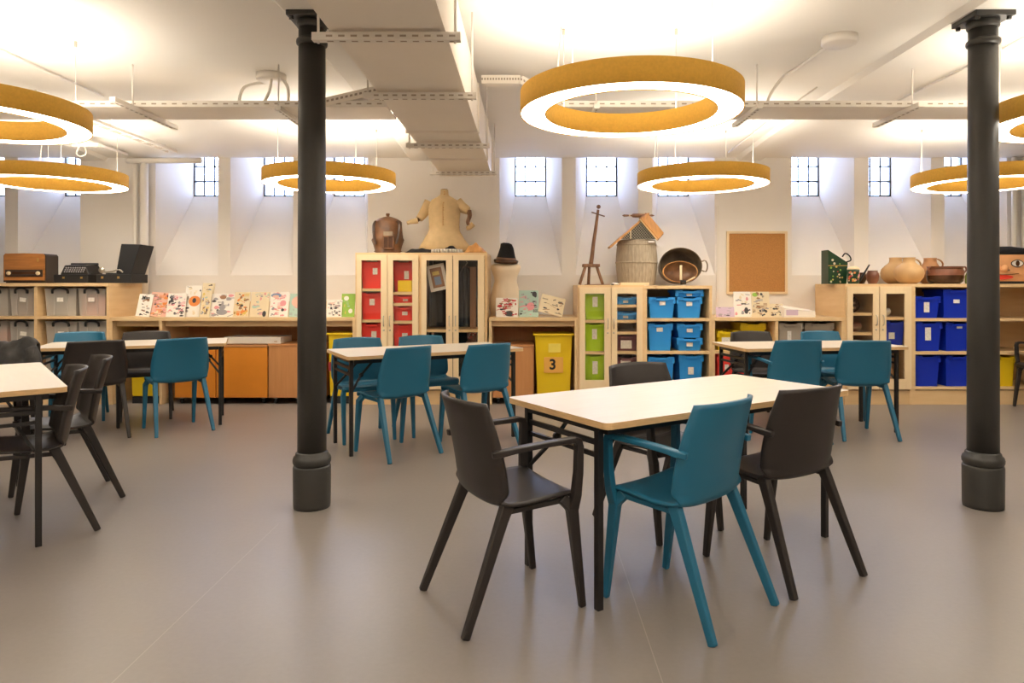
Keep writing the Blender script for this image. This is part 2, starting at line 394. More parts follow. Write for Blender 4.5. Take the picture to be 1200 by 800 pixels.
def ramp(p, x0, z0, x1, z1, y0=4.98, y1=5.06):
    b = MB(); n = 14
    for k in range(n):
        a = k / n; c = (k + .55) / n
        xa, xb = x0 + (x1 - x0) * a, x0 + (x1 - x0) * c; za, zb_ = z0 + (z1 - z0) * a, z0 + (z1 - z0) * c
        b.add([(xa, y0 - .002, za - .008), (xb, y0 - .002, zb_ - .008), (xb, y0 - .002, zb_ + .008), (xa, y0 - .002, za + .008)], [(0, 1, 2, 3)], 'slot')
    b.sweep([(x0, (y0 + y1) / 2 + .005, z0), (x1, (y0 + y1) / 2 + .005, z1)], y1 - y0, .06, 'duct', ref=(0, 1, 0)); b.build('sloping_tray', p)
ramp(tl, -1.5, 2.63, -1.02, 2.74); ramp(tr, -.335, 2.80, -.05, 2.80); ramp(tr, -.05, 2.80, .26, 2.64)
ramp(tl, -1.36, 2.63, -1.02, 2.70, 5.15, 5.25)

def conduit(name, pts, r, label, cat='conduit'):
    return tag(MB().tube(pts, r, 'pipe', 8).build(name), label, cat)
conduit('ceiling_conduit', [(-3.57, 3.0, 2.885), (-3.57, 5.75, 2.885)], .010, 'thin conduit along the ceiling above the nearest left ring lamp')
t = thing('ladder_tray', 'narrow twin-rail cable ladder on the ceiling running back towards the white pipes at left', 'cable tray')
b = MB(); b.box(-4.09, -4.075, 5.42, 7.75, 2.80, 2.83, 'pipe'); b.box(-3.985, -3.97, 5.42, 7.75, 2.80, 2.83, 'pipe')
for k in range(12): b.box(-4.08, -3.98, 5.5 + k * .19, 5.52 + k * .19, 2.805, 2.815, 'pipe')
b.build('rails', t)
for y in (5.6, 6.6, 7.6): MB().tube([(-4.03, y, 2.81), (-4.03, y, ceil_z(y))], .005, 'pipe', 6).build('hanger_rod', t)
t = thing('strut_channel', 'slim slotted channel with a looped cable under the ceiling left of the white pipes', 'cable tray')
MB().box(-4.69, -4.65, 6.2, 7.95, 2.81, 2.835, 'pipe').build('channel', t)
MB().box(-4.84, -4.56, 7.25, 7.31, 2.775, 2.812, 'white').build('junction_box', t)
MB().tube(spline([(-4.78, 7.28, 2.78), (-4.80, 7.27, 2.70), (-4.75, 7.26, 2.67), (-4.70, 7.27, 2.70), (-4.72, 7.28, 2.78)], 6), .007, 'white', 8).build('cable_loop', t)
for y in (6.4, 7.7): MB().tube([(-4.67, y, 2.83), (-4.67, y, ceil_z(y) + .005)], .005, 'pipe', 6).build('hanger_rod', t)
conduit('ceiling_conduit', [(3.2, 2.6, 2.885), (3.2, 5.9, 2.885)], .010, 'thin conduit along the ceiling left of the right column top')
conduit('ceiling_conduit', [(2.33, 5.5, 2.888), (2.33, 6.6, 2.875), (2.33, 7.9, 2.835)], .007, 'thin wire run on the ceiling beyond the right cable tray')
def box_fix(x, y, label, runs):
    t = thing('ceiling_junction_box', label, 'junction box', (x, y, ZC))
    MB().lathe([(.1, -.05), (.11, -.04), (.11, 0)], 'pipe', 28).build('box', t)
    for r_ in runs: MB().tube(spline([Vector(q) - Vector((x, y, ZC)) for q in r_], 6), .012, 'pipe', 8).build('conduit', t)
box_fix(2.02, 4.42, 'round cream junction box with a long conduit, on the ceiling left of the right column', [[(2.0, 4.5, 2.885), (1.98, 5.0, 2.885), (1.95, 5.2, 2.88), (1.86, 5.24, 2.75), (1.83, 5.25, 2.61)]])
box_fix(-1.95, 5.2, 'cream junction box with three curved conduits on the ceiling left of the left column', [[(-1.93, 5.15, 2.86), (-1.95, 5.15, 2.75), (-2.02, 5.15, 2.61)], [(-1.86, 5.2, 2.86), (-1.82, 5.2, 2.78), (-1.82, 5.18, 2.61)], [(-1.98, 5.3, 2.87), (-2.2, 5.3, 2.83), (-2.24, 5.28, 2.61)]])
conduit('wall_pipe', [(-4.665, 8.12, 1.0), (-4.665, 8.12, 2.75)], .026, 'slimmer white vertical pipe on the back wall, left one of the pair', 'pipe')
conduit('wall_pipe', [(-4.545, 8.10, 1.0), (-4.545, 8.10, 2.75)], .046, 'thicker white vertical pipe on the back wall, right one of the pair', 'pipe')
conduit('overhead_pipe', [(-4.74, 8.08, 2.775), (-3.86, 8.08, 2.775)], .034, 'white horizontal pipe above the pair of vertical wall pipes', 'pipe')
conduit('wall_pipe', [(5.80, 8.13, 1.0), (5.80, 8.13, 2.82)], .030, 'slim white vertical pipe on the back wall at the right edge', 'pipe')
conduit('wall_pipe', [(5.93, 8.11, 1.0), (5.93, 8.11, 2.82)], .050, 'thick white vertical pipe on the back wall at the right edge', 'pipe')
tag(MB().box(2.27, 2.295, 8.175, 8.2, .94, 2.25, 'pipe').build('wall_conduit'), 'slim white cable trunking on the wall left of the cork board', 'conduit')

# ================================================================== WALL FURNITURE
YBK = 8.02
PL = .165           # plinth height
def carcass(name, label, cat, x0, x1, ztop, shelves=(), dividers=(), plinth=True, zbot=None, th=.03, side_l=True, side_r=True, topth=.035, front=0.0, group=None):
    """boxes open to the front, in world coordinates; shelves: (xa, xb, z) top surface"""
    t = thing(name, label, cat, ((x0 + x1) / 2, D, 0), 0, group); o = Vector(t.location)
    T = Matrix.Translation(-o)
    y0, y1 = D + front, WALL - .015
    MB().box(x0, x0 + th, y0, y1, 0, ztop - topth, 'wood', T).build('side_panel', t)
    MB().box(x1 - th, x1, y0, y1, 0, ztop - topth, 'wood', T).build('side_panel', t)
    MB().box(x0, x1, y0 - .004, y1, ztop - topth, ztop, 'woodh', T).build('top_board', t)
    MB().box(x0 + th, x1 - th, YBK, YBK + .012, (PL if plinth else .0), ztop - topth, 'wood', T).build('back_panel', t)
    if plinth:
        MB().box(x0 + .001, x1 - .001, y0 + .012, y1, 0, PL - .012, 'woodh', T).build('plinth', t)
        MB().box(x0 + th, x1 - th, y0, YBK, PL, PL + .025, 'woodh', T).build('shelf', t)
    for xa, xb, z in shelves: MB().box(xa, xb, y0 + .002, YBK, z - .03, z, 'woodh', T).build('shelf', t)
    for xd, za, zb_ in dividers: MB().box(xd - .015, xd + .015, y0, YBK, za, zb_, 'wood', T).build('divider', t)
    return t, T
def doors(t, T, spec, z0, z1, gz0, gz1, handle_z, lock=True):
    for (a, b_, ga, gb, hx) in spec:
        x0, x1, g0, g1 = fx(a), fx(b_), fx(ga), fx(gb)
        d = MB(); y0, y1 = D - .022, D - .002
        d.box(x0, g0, y0, y1, z0, z1, 'door', T); d.box(g1, x1, y0, y1, z0, z1, 'door', T)
        d.box(g0, g1, y0, y1, z0, gz0, 'door', T); d.box(g0, g1, y0, y1, gz1, z1, 'door', T)
        o = d.build('door', t)
        MB().box(g0, g1, D - .014, D - .010, gz0, gz1, 'glass', T).build('glass_pane', o)
        X = fx(hx)
        MB().tube([T @ Vector(p) for p in spline([(X, D - .022, handle_z + .055), (X, D - .045, handle_z + .045), (X, D - .05, handle_z), (X, D - .045, handle_z - .045), (X, D - .022, handle_z - .055)], 4)], .005, 'chrome', 8).build('handle', o)
        if lock: MB().lathe([(.009, 0), (.009, .006)], 'chrome', 14, T=T @ Matrix.Translation((X, D - .022, handle_z - .10)) @ Matrix.Rotation(PI / 2, 4, 'X')).build('lock', o)

# left open shelving
zt = fz(331.5); z1s, z2s = fz(370.5), fz(411.5)
xL = fx(-42)
uL, _ = carcass('shelving_unit', 'birch open shelving at the left with clear crates, old radio on top', 'shelf', xL, fx(128), zt,
                shelves=[(fx(-40), fx(126), z1s), (fx(-40), fx(126), z2s)], dividers=[(fx(41.5), PL + .02, zt - .035)])
# mid glass cupboards (tall)
tall, T = carcass('display_cupboard', 'tall birch cupboard with red bins behind its two glass doors', 'cupboard', fx(416.5), fx(492), fz(296),
                  shelves=[(fx(419.5), fx(453), fz(338)), (fx(419.5), fx(453), fz(374.5)), (fx(456), fx(489), fz(342)), (fx(456), fx(489), fz(355)), (fx(456), fx(489), fz(376)), (fx(419.5), fx(453), fz(412)), (fx(456), fx(489), fz(412))],
                  dividers=[(fx(454.5), PL + .02, fz(300))])
doors(tall, T, [(418.5, 454.1, 424, 446.8, 450.2), (454.9, 490.5, 461, 483.5, 457.5)], PL + .005, fz(298.5), fz(441), fz(305), fz(376))
tall2, T = carcass('display_cupboard', 'tall birch cupboard with dark costumes and a tilted framed picture behind glass', 'cupboard', fx(492), fx(571), fz(296),
                   shelves=[(fx(495), fx(568), fz(386))])
doors(tall2, T, [(494, 530.5, 500, 523, 526.8), (531.3, 567.5, 537.5, 560, 534.2)], PL + .005, fz(298.5), fz(441), fz(305), fz(376))
MB().box(fx(495), fx(568), D + .50, D + .51, .2, 1.6, 'black', T).build('dark_sheet', tall2)  # black sheet before the back panel keeps the cupboard's inside near-black
midc, T = carcass('display_cupboard', 'low birch cupboard with lime green bins behind glass, under the three-legged stand', 'cupboard', fx(677), fx(755), fz(334),
                  shelves=[(fx(680), fx(715), fz(375)), (fx(680), fx(715), fz(412)), (fx(718), fx(752), fz(357)), (fx(718), fx(752), fz(375)), (fx(718), fx(752), fz(388.5)), (fx(718), fx(752), fz(411.5))],
                  dividers=[(fx(716), PL + .02, fz(338))])
doors(midc, T, [(679, 715.4, 685.5, 708, 712), (716.2, 752.6, 723, 746, 719)], PL + .005, fz(336.5), fz(445), fz(344), fz(379))
sb, T = carcass('shelving_unit', 'open birch shelving filled with sky blue bins, under the barrel', 'shelf', fx(755), fx(834.5), fz(334.5),
                shelves=[(fx(757), fx(831), fz(373)), (fx(757), fx(831), fz(411.5))])
rc, T = carcass('display_cupboard', 'low birch cupboard with pottery and a blue bin behind glass, under the sandy jugs', 'cupboard', fx(990), fx(1069.5), fz(332.5),
                shelves=[(fx(993), fx(1029), fz(366.5)), (fx(993), fx(1029), fz(389.5)), (fx(1032), fx(1066.5), fz(371.5)), (fx(1032), fx(1066.5), fz(405)), (fx(993), fx(1029), fz(418))],
                dividers=[(fx(1029.5), PL + .02, fz(337))])
doors(rc, T, [(992, 1029.1, 998.5, 1022, 1025.6), (1029.9, 1067, 1037.5, 1059, 1033.5)], PL + .005, fz(335.5), fz(444), fz(344), fz(375))
rs, T = carcass('shelving_unit', 'open birch shelving at the right with royal blue bins, behind the right column', 'shelf', fx(1069.5), fx(1262), fz(332.5),
                shelves=[(fx(1072), fx(1260), fz(373)), (fx(1072), fx(1260), fz(412))], dividers=[(fx(1163), PL + .02, fz(336))])

def desk(label, x0, x1, divs, shelf=None, plinth=False, sl=True, sr=True):
    t = thing('desk_counter', label, 'desk', ((x0 + x1) / 2, D, 0)); T = Matrix.Translation(-Vector(t.location)); zt_ = fz(372)
    MB().box(x0, x1, D, WALL - .015, zt_ - .036, zt_, 'woodh', T).build('worktop', t)
    MB().box(x0 + .025, x1 - .025, D + .08, D + .10, zt_ - .10, zt_ - .036, 'woodh', T).build('apron', t) if not shelf else None
    MB().box(x0 + .02, x1 - .02, YBK, YBK + .015, 0, zt_ - .036, 'beech' if not shelf else 'wood', T).build('back_panel', t)  # open knee spaces get a darker brown back, shade put into the colour
    for xd in ([x0 + .015] if sl else []) + [fx(q) for q in divs] + ([x1 - .015] if sr else []):
        MB().box(xd - .015, xd + .015, D + .002, YBK, 0 if not shelf else PL, zt_ - .036, 'wood', T).build('side_panel', t)
    if shelf:
        for z in shelf: MB().box(x0 + .03, x1 - .03, D + .002, YBK, z - .03, z, 'woodh', T).build('shelf', t)
        MB().box(x0, x1, D + .012, YBK, 0, PL - .012, 'woodh', T).build('plinth', t)
    return t
desk('long birch desk counter with a row of magazines, behind the left column', fx(128) + .002, fx(416.5) - .002, [188])
desk('short birch desk counter under the headless mannequin, with the number 3 bin below', fx(573), fx(677) - .002, [])
desk('birch shelf counter below the cork board with yellow bins', fx(834.5) + .002, fx(990) - .002, [910.5], shelf=[fz(411), PL + .025], plinth=True)

# cabinets on castors below the counters
def castor(parent, x, y, T):
    MB().box(x - .018, x + .018, y - .02, y + .02, .055, .068, 'chrome', T).lathe([(.004, -.012), (.026, -.012), (.028, 0), (.026, .012), (.004, .012)], 'black', 18, T=T @ Matrix.Translation((x, y, .028)) @ Matrix.Rotation(PI / 2, 4, 'Y')).build('castor', parent)
def rolling(label, px0, px1, panels, ptop, m_body='beech'):
    x0, x1 = fx(px0), fx(px1); t = thing('rolling_cabinet', label, 'cabinet', ((x0 + x1) / 2, D + .03, 0)); T = Matrix.Translation(-Vector(t.location)); zt_ = fz(ptop)
    MB().box(x0, x1, D + .05, YBK - .05, .068, zt_, m_body, T).build('body', t)
    MB().box(x0 - .003, x1 + .003, D + .025, YBK - .05, zt_ - .02, zt_ + .002, 'beech', T).build('top_edge', t)
    for a, c, mm in panels: MB().box(fx(a) + .003, fx(c) - .003, D + .03, D + .05, .075, zt_ - .025, mm, T).build('door', t)
    for x in (x0 + .06, (x0 + x1) / 2, x1 - .06):
        for y in (D + .1, YBK - .15): castor(t, x, y, T)
rolling('rolling cabinet with plain orange doors under the long desk counter', 202, 312, [(203, 251, 'orange'), (252, 312, 'orange')], 404.5)
rolling('rolling beech cabinet under the long desk counter, behind the left column', 313, 378, [(313.5, 377, 'beech')], 403.5)
rolling('beech cabinet on castors under the short counter, left of the number 3 bin', 577, 625.5, [(577.5, 624.5, 'beech')], 404.5)
t = thing('flat_box', 'flat white box lying on the orange rolling cabinet', 'box', (fx(292.5), D + .25, fz(403.3) - .003))
w2 = fx(326) - fx(292.5)
t.location.z = fz(403.5) + .003
MB().box(-w2, w2, -.18, .18, 0, .072, 'white').build('body', t, bevel=.003); MB().box(w2 - .07, w2 - .035, -.182, -.18, .02, .028, 'gold').build('label', t)

# ------------------------------------------------------------------ bins
def bin_(px0, px1, ptop, pbot, m, label, name='storage_bin', z0=None, dep=.40, front=.03, lab=None, group=None, taper=.06, lid=False, yc=None, cat='bin', rim=None):
    """open bin: px range of its rim on the furniture's front plane"""
    k = (D + front) / D
    x0, x1 = fx(px0), fx(px1); z1 = fz(ptop); z0 = fz(pbot) if z0 is None else z0
    x0 *= k; x1 *= k
    w = (x1 - x0) / 2; h = z1 - z0; cx = (x0 + x1) / 2; ty = taper * .8
    b = MB(); d = dep / 2; wi = w * (1 - taper) - .008
    r0 = (wi - .012, d * (1 - ty) - .02); r1 = (w - .012, d - .012)
    def ringv(wx, wy, z): return [(-wx, -wy, z), (wx, -wy, z), (wx, wy, z), (-wx, wy, z)]
    vs = ringv(*r0, 0) + ringv(*r1, h - .03) + ringv(r1[0] - .004, r1[1] - .004, h - .03) + ringv(r0[0] - .004, r0[1] - .004, .006)
    fs = [(3, 2, 1, 0), (12, 13, 14, 15)]
    for a in (0, 4, 8):
        for i in range(4): j = (i + 1) % 4; fs.append((a + i, a + j, a + 4 + j, a + 4 + i))
    b.add(vs, fs, m)
    # corner ribs and stepped panel on the front
    for sx in (-1, 1):
        b.add([(sx * (r0[0] * .72), -r0[1] - .006, .01), (sx * (r0[0] * .86), -r0[1] - .006, .01), (sx * (r1[0] * .86), -r1[1] - .004, h - .05), (sx * (r1[0] * .72), -r1[1] - .004, h - .05)], [(0, 1, 2, 3) if sx > 0 else (3, 2, 1, 0)], m)
        b.box(*(sorted((sx * (w * .78), sx * (w * .98)))), -d, -d + .02, h - .07, h - .03, m)
    o = b.build(name, loc=(cx, D + front + d, z0 + .002), bevel=.002)
    tag(o, label, cat, group)
    r = MB(); e = .0
    # rim with a dipped handle in front
    zt_, zb_ = h, h - .03
    r.box(-w, w, d - .014, d, zb_, zt_, m); r.box(-w, -w + .014, -d, d, zb_, zt_, m); r.box(w - .014, w, -d, d, zb_, zt_, m)
    r.box(-w, -w * .45, -d, -d + .014, zb_, zt_, m); r.box(w * .45, w, -d, -d + .014, zb_, zt_, m); r.box(-w * .45, w * .45, -d - .006, -d + .014, zb_ - .008, zt_ - .012, m)
    if lid: r.box(-w + .003, w - .003, -d + .003, d - .003, zt_, zt_ + .008, m)
    r.build('rim', o, bevel=.0015)
    if lab:
        lx, lz, lw, lh = lab   # fractions
        yy = -(r0[1] + (r1[1] - r0[1]) * lz) - .009
        MB().box(w * lx - lw, w * lx + lw, yy, yy + .001, h * lz - lh, h * lz + lh, 'label').build('label', o)
    return o
z3 = PL + .025
L_ = lambda lx=0, lz=.6, lw=.028, lh=.02: (lx, lz, lw, lh)
# red bins
g = 'red bins in the tall cupboard'
zz = lambda p: fz(p) + .0
bin_(421.5, 450, 305.5, 338, 'red', 'red bin behind the far left glass door, top shelf', z0=fz(338), lab=L_(.25, .62, .026, .035), group=g)
bin_(421.5, 450, 343, 374.5, 'red', 'red bin behind the far left glass door, middle shelf', z0=fz(374.5), lab=L_(.0, .65, .028, .035), group=g)
bin_(421.5, 450, 379, 409, 'red', 'red bin behind the far left glass door, below the middle shelf', z0=fz(412), lab=L_(.15, .6, .028, .035), group=g)
bin_(459, 486.5, 306, 342, 'red', 'tall red bin behind the second glass door, top shelf', z0=fz(342), lab=L_(.25, .55, .026, .045), group=g, front=.10, dep=.36)
bin_(459, 486.5, 346.2, 355, 'red', 'shallow red tray behind the second glass door', name='storage_tray', z0=fz(355), lab=L_(.15, .45, .028, .02), group=g)
bin_(459, 486.5, 359, 376, 'red', 'half-height red bin behind the second glass door', z0=fz(376), lab=L_(.1, .5, .03, .02), group=g)
bin_(459, 486.5, 380, 409, 'red', 'red bin behind the second glass door, below the middle shelf', z0=fz(412), lab=L_(.1, .6, .03, .02), group=g)
tag(MB().box(fx(465.5), fx(482), D + .035, D + .085, fz(342) + .002, fz(328.5), 'yellow').build('yellow_box', bevel=.002), 'small yellow box in front of the tall red bin', 'box')
# lime bins
g = 'lime green bins behind glass'
bin_(684, 711, 343, 375, 'green', 'lime green bin behind glass, top shelf', z0=fz(375), lab=L_(.0, .66, .028, .055), group=g)
bin_(684, 711, 379.5, 412, 'green', 'lime green bin behind glass, middle shelf', z0=fz(412), lab=L_(-.05, .62, .026, .055), group=g)
bin_(684, 711, 416.5, 444, 'green', 'lime green bin behind glass, bottom shelf', z0=z3, lab=L_(.0, .6, .028, .07), group=g)
bin_(721, 748.5, 348, 357, 'blue', 'shallow sky blue tray behind glass, upper of two', name='storage_tray', z0=fz(357), lab=L_(-.1, .4, .028, .016), group='blue trays behind glass')
bin_(721, 748.5, 366, 375, 'blue', 'shallow sky blue tray behind glass, lower of two', name='storage_tray', z0=fz(375), lab=L_(-.1, .4, .028, .016), group='blue trays behind glass')
bin_(721, 748.5, 393, 411.5, 'plum', 'plum coloured bin behind glass, upper one', z0=fz(411.5), lab=L_(-.05, .4, .06, .045), group='plum bins')
bin_(721, 748.5, 419, 444, 'plum', 'plum coloured bin behind glass, lowest one', z0=z3, lab=L_(-.1, .8, .055, .03), group='plum bins')
# sky blue bins
g = 'sky blue bins on the open shelving'
bin_(759.5, 792, 348.5, 373, 'blue', 'sky blue bin on the top shelf, left', z0=fz(373), lab=L_(.05, .72, .032, .022), group=g)
o = bin_(792.5, 823.5, 348.5, 373, 'blue', 'sky blue bin on the top shelf, right, under a stacked tray', z0=fz(373), lab=L_(.0, .68, .032, .022), group=g)
bin_(791, 825, 340, 349.5, 'blue', 'shallow sky blue tray stacked on the top right bin', name='storage_tray', z0=fz(348.4), lab=L_(.0, .4, .03, .018), group=g)
bin_(759, 789, 379.5, 411.5, 'blue', 'tall sky blue bin on the middle shelf, left', z0=fz(411.5), lab=L_(-.05, .78, .034, .022), group=g)
bin_(793, 824, 379.5, 396, 'blue', 'sky blue bin on the middle shelf, right, upper of the stack', z0=fz(396.4), lab=L_(.0, .52, .032, .02), group=g)
bin_(793, 824, 396.6, 411.5, 'blue', 'sky blue bin on the middle shelf, right, lower of the stack', z0=fz(411.5), lab=L_(.0, .5, .034, .022), group=g)
bin_(759, 791, 418.5, 444, 'blue', 'sky blue bin on the bottom shelf, left', z0=z3, lab=None, group=g)
bin_(795, 825, 416.5, 444, 'blue', 'sky blue bin on the bottom shelf, right', z0=z3, lab=L_(.0, .5, .03, .04), group=g)
# counter 3
bin_(840, 866, 388, 411, 'yellow', 'yellow bin below the cork board counter, left and lower', z0=fz(411), lab=L_(-.15, .55, .045, .025), group='yellow bins below the cork board')
bin_(867, 898, 379.5, 411, 'yellow', 'taller yellow bin below the cork board counter, right', z0=fz(411), lab=L_(.1, .62, .06, .02), group='yellow bins below the cork board', front=.1, dep=.38)
bin_(912, 942, 379, 411, 'greybin', 'grey plastic bin with label below the white leaflets', z0=fz(411), lab=L_(-.1, .5, .022, .06), front=.06)
bin_(942.5, 978, 379, 411, 'greybin', 'plain grey plastic bin next to the right cupboard', z0=fz(411), front=.1)
bin_(840, 866.5, 416.5, 444, 'red', 'red bin on the bottom shelf left of the back right table', z0=z3, lab=L_(-.1, .6, .022, .035))
bin_(867, 897, 416.5, 444, 'red', 'second red bin on the bottom shelf, behind a table leg', z0=z3, lab=L_(.1, .6, .022, .035))
# royal blue bins
g = 'royal blue bins'
bin_(1072, 1103, 347.5, 373, 'navy', 'royal blue bin on the top shelf, left, shorter one', z0=fz(373), lab=L_(-.05, .5, .03, .055), group=g)
bin_(1105, 1140, 339, 373, 'navy', 'tall royal blue bin on the top shelf beside the right column', z0=fz(373), lab=L_(-.05, .58, .034, .02), group=g)
bin_(1073, 1105, 378, 412, 'navy', 'royal blue bin on the middle shelf, left', z0=fz(412), lab=L_(-.05, .6, .032, .07), group=g)
bin_(1108, 1140, 378.5, 412, 'navy', 'royal blue bin on the middle shelf beside the right column', z0=fz(412), lab=L_(.05, .84, .03, .012), group=g)
bin_(1072.5, 1103, 417.5, 446, 'navy', 'royal blue bin on the bottom shelf, left', z0=z3, group=g)
bin_(1108, 1139, 417.5, 446, 'navy', 'royal blue bin on the bottom shelf beside the right column', z0=z3, group=g)
bin_(1167, 1191, 418, 446, 'yellow', 'yellow bin on the bottom shelf right of the right column', z0=z3, taper=.03)
bin_(1036, 1062, 377, 405, 'navy', 'royal blue bin behind the glass door under the pottery', z0=fz(405), lab=L_(-.25, .4, .032, .035))

# tall yellow bins on the floor
def tall_bin(px0, px1, ptop, label, kind):
    x0, x1 = fx(px0), fx(px1); w = (x1 - x0) / 2; h = fz(ptop) - .08; d = .2
    t = thing('tall_bin', label, 'bin', ((x0 + x1) / 2, D + .05 + d, .0))
    b = MB(); q = .84
    b.add([(-w * q, -d * q, .08), (w * q, -d * q, .08), (w * q, d * q, .08), (-w * q, d * q, .08), (-w + .01, -d + .01, h + .08), (w - .01, -d + .01, h + .08), (w - .01, d - .01, h + .08), (-w + .01, d - .01, h + .08)],
          [(3, 2, 1, 0), (4, 5, 6, 7), (0, 1, 5, 4), (1, 2, 6, 5), (2, 3, 7, 6), (3, 0, 4, 7)], 'yellow'); b.build('body', t, bevel=.006)
    MB().box(-w - .01, w + .01, -d - .01, d + .01, h + .065, h + .085, 'yellow').build('rim', t, bevel=.003)
    MB().box(-w * q, w * q, -d * q, d * q, .0, .075, 'black').build('base', t)
    if kind == 3:
        T = Matrix.Rotation(0, 4, 'X')
        def face_y(z): return -(d * q + (d - .01 - d * q) * (z - .08) / h)
        for (cx, cz, ww, hh, mm, nm) in ((.01, .78 * h + .08, .066, .048, 'card', 'card'), (.0, .5 * h + .085, .105, .085, 'p_org2', 'number_sign')):
            y = face_y(cz + hh) - .008
            o = MB().box(cx - ww, cx + ww, y, y + .004, cz - hh, cz + hh, mm).build(nm, t)
            if nm == 'number_sign': text_mesh('3', .155, 'black', 'numeral', o, (cx - .01, y - .001, cz))
    else:
        y = -d - .008
        MB().box(-w * .9, w * .9, y, y + .004, .36, .46, 'maroon').build('label', t)
M['card'] = mat('pale_yellow_card', (.90, .72, .12), .6)
M['p_org2'] = mat('orange_card', (.80, .42, .08), .6)
tall_bin(626, 672, 392, 'tall yellow bin with the number 3 sign under the short counter', 3)
tall_bin(382, 411, 391, 'tall yellow bin with a maroon label right of the left column', 1)
tall_bin(147, 183, 393, 'tall yellow bin under the long counter, seen behind the left back table', 0)

# clear crates
def crate(px0, px1, ptop, zbase, content, label, tilt=0, has_label=True):
    x0, x1 = fx(px0) * 1.008, fx(px1) * 1.008; w = (x1 - x0) / 2 - .006; h = fz(ptop) - zbase; d = .2
    t = thing('clear_crate', label, 'crate', ((x0 + x1) / 2, D + .06 + d, zbase + .002), 0, 'clear crates with black handles')
    b = MB(); q = .93
    b.add([(-w * q, -d * q, 0), (w * q, -d * q, 0), (w * q, d * q, 0), (-w * q, d * q, 0), (-w, -d, h - .02), (w, -d, h - .02), (w, d, h - .02), (-w, d, h - .02)],
          [(3, 2, 1, 0), (0, 1, 5, 4), (1, 2, 6, 5), (2, 3, 7, 6), (3, 0, 4, 7)], 'clear')
    for k in (-.42, .42): b.box(w * k - .005, w * k + .005, -d - .002, -d + .005, .01, h * .8, 'clear')
    b.build('body', t)
    MB().box(-w - .004, w + .004, -d - .004, d + .004, h - .022, h - .008, 'clear').build('lid', t)
    MB().box(-w * .82, w * .82, -d * .8, d * .8, .006, h * .74, content).build('contents', t)
    MB().sweep(spline([(-w * .5, -d - .008, h - .065), (-w * .46, -d - .014, h - .025), (-w * .2, -d - .018, h - .008), (w * .2, -d - .018, h - .008), (w * .46, -d - .014, h - .025), (w * .5, -d - .008, h - .065)], 4), .014, .018, 'black', ref=(0, 1, 0)).build('handle', t)
    if has_label: MB().box(-.034, .034, -d - .01, -d - .008, h * .5, h * .5 + .045, 'label', T=Matrix.Rotation(tilt, 4, 'Y')).build('label', t)
z1_, z2_ = z1s, z2s
crate(11, 40, 337, z1_, 'brownbrick', 'clear crate with brown contents on the upper left shelf, under the radio', .1)
crate(52, 90, 337, z1_, 'greyc', 'clear crate with grey contents on the upper shelf, right of the divider')
crate(91, 124, 337, z1_, 'pinkc', 'clear crate with pink contents at the right end of the upper shelf')
crate(-26, 10, 337, z1_, 'greyc', 'clear crate cut by the left edge of the picture, upper shelf', has_label=False)
crate(11, 40, 376, z2_, 'greyc', 'clear crate on the lower left shelf, with tilted label', .12)
crate(53, 91, 376, z2_, 'greyc', 'clear crate on the lower shelf, right of the divider')
crate(92, 125, 376, z2_, 'greyc', 'clear crate at the right end of the lower shelf')
crate(-26, 9, 376, z2_, 'pinkc', 'clear crate cut by the left edge of the picture, lower shelf', has_label=False)
crate(12, 40, 416, z3, 'greyc', 'clear crate on the bottom shelf behind the dark coat', has_label=False)
crate(53, 90, 416, z3, 'greyc', 'clear crate on the bottom shelf behind the left back table', has_label=False)
crate(92, 125, 416, z3, 'greyc', 'clear crate at the right end of the bottom shelf', has_label=False)

# ================================================================== CHAIRS
PROF = [(.238, .425, .205), (.236, .442, .211), (.215, .456, .217), (.15, .458, .222), (.06, .450, .225), (-.02, .443, .226), (-.070, .438, .226), (-.108, .444, .227),
        (-.134, .463, .234), (-.148, .503, .238), (-.158, .56, .238), (-.172, .63, .234), (-.190, .70, .226), (-.211, .77, .215), (-.236, .846, .201)]
def prof(t):
    q = t * (len(PROF) - 1); i = min(int(q), len(PROF) - 2); f = q - i
    a = [PROF[max(0, i - 1)], PROF[i], PROF[i + 1], PROF[min(len(PROF) - 1, i + 2)]]
    return [.5 * (2 * a[1][k] + (a[2][k] - a[0][k]) * f + (2 * a[0][k] - 5 * a[1][k] + 4 * a[2][k] - a[3][k]) * f * f + (-a[0][k] + 3 * a[1][k] - 3 * a[2][k] + a[3][k]) * f ** 3) for k in range(3)]
def shell(u, t, low=0):
    y, z, w = prof(t)
    if low and z > .5: z -= low * (z - .5) / .346
    s = u * 2 - 1
    k = max(0, min(1, (t - .50) / .12)); k2 = max(0, 1 - abs(t - .55) / .22)
    x = s * w * (1 - .0 * k2)
    y += k * ((.042 + .014 * max(0, t - .6) / .4) * s * s + .018 * abs(s) ** 5)
    z += .010 * s * s * (1 - k) + .026 * k2 * abs(s) ** 3.5
    x *= 1 - .03 * k2 * abs(s) ** 6
    if t > .9: z += .006 * (1 - s * s)
    return (x, y, z)
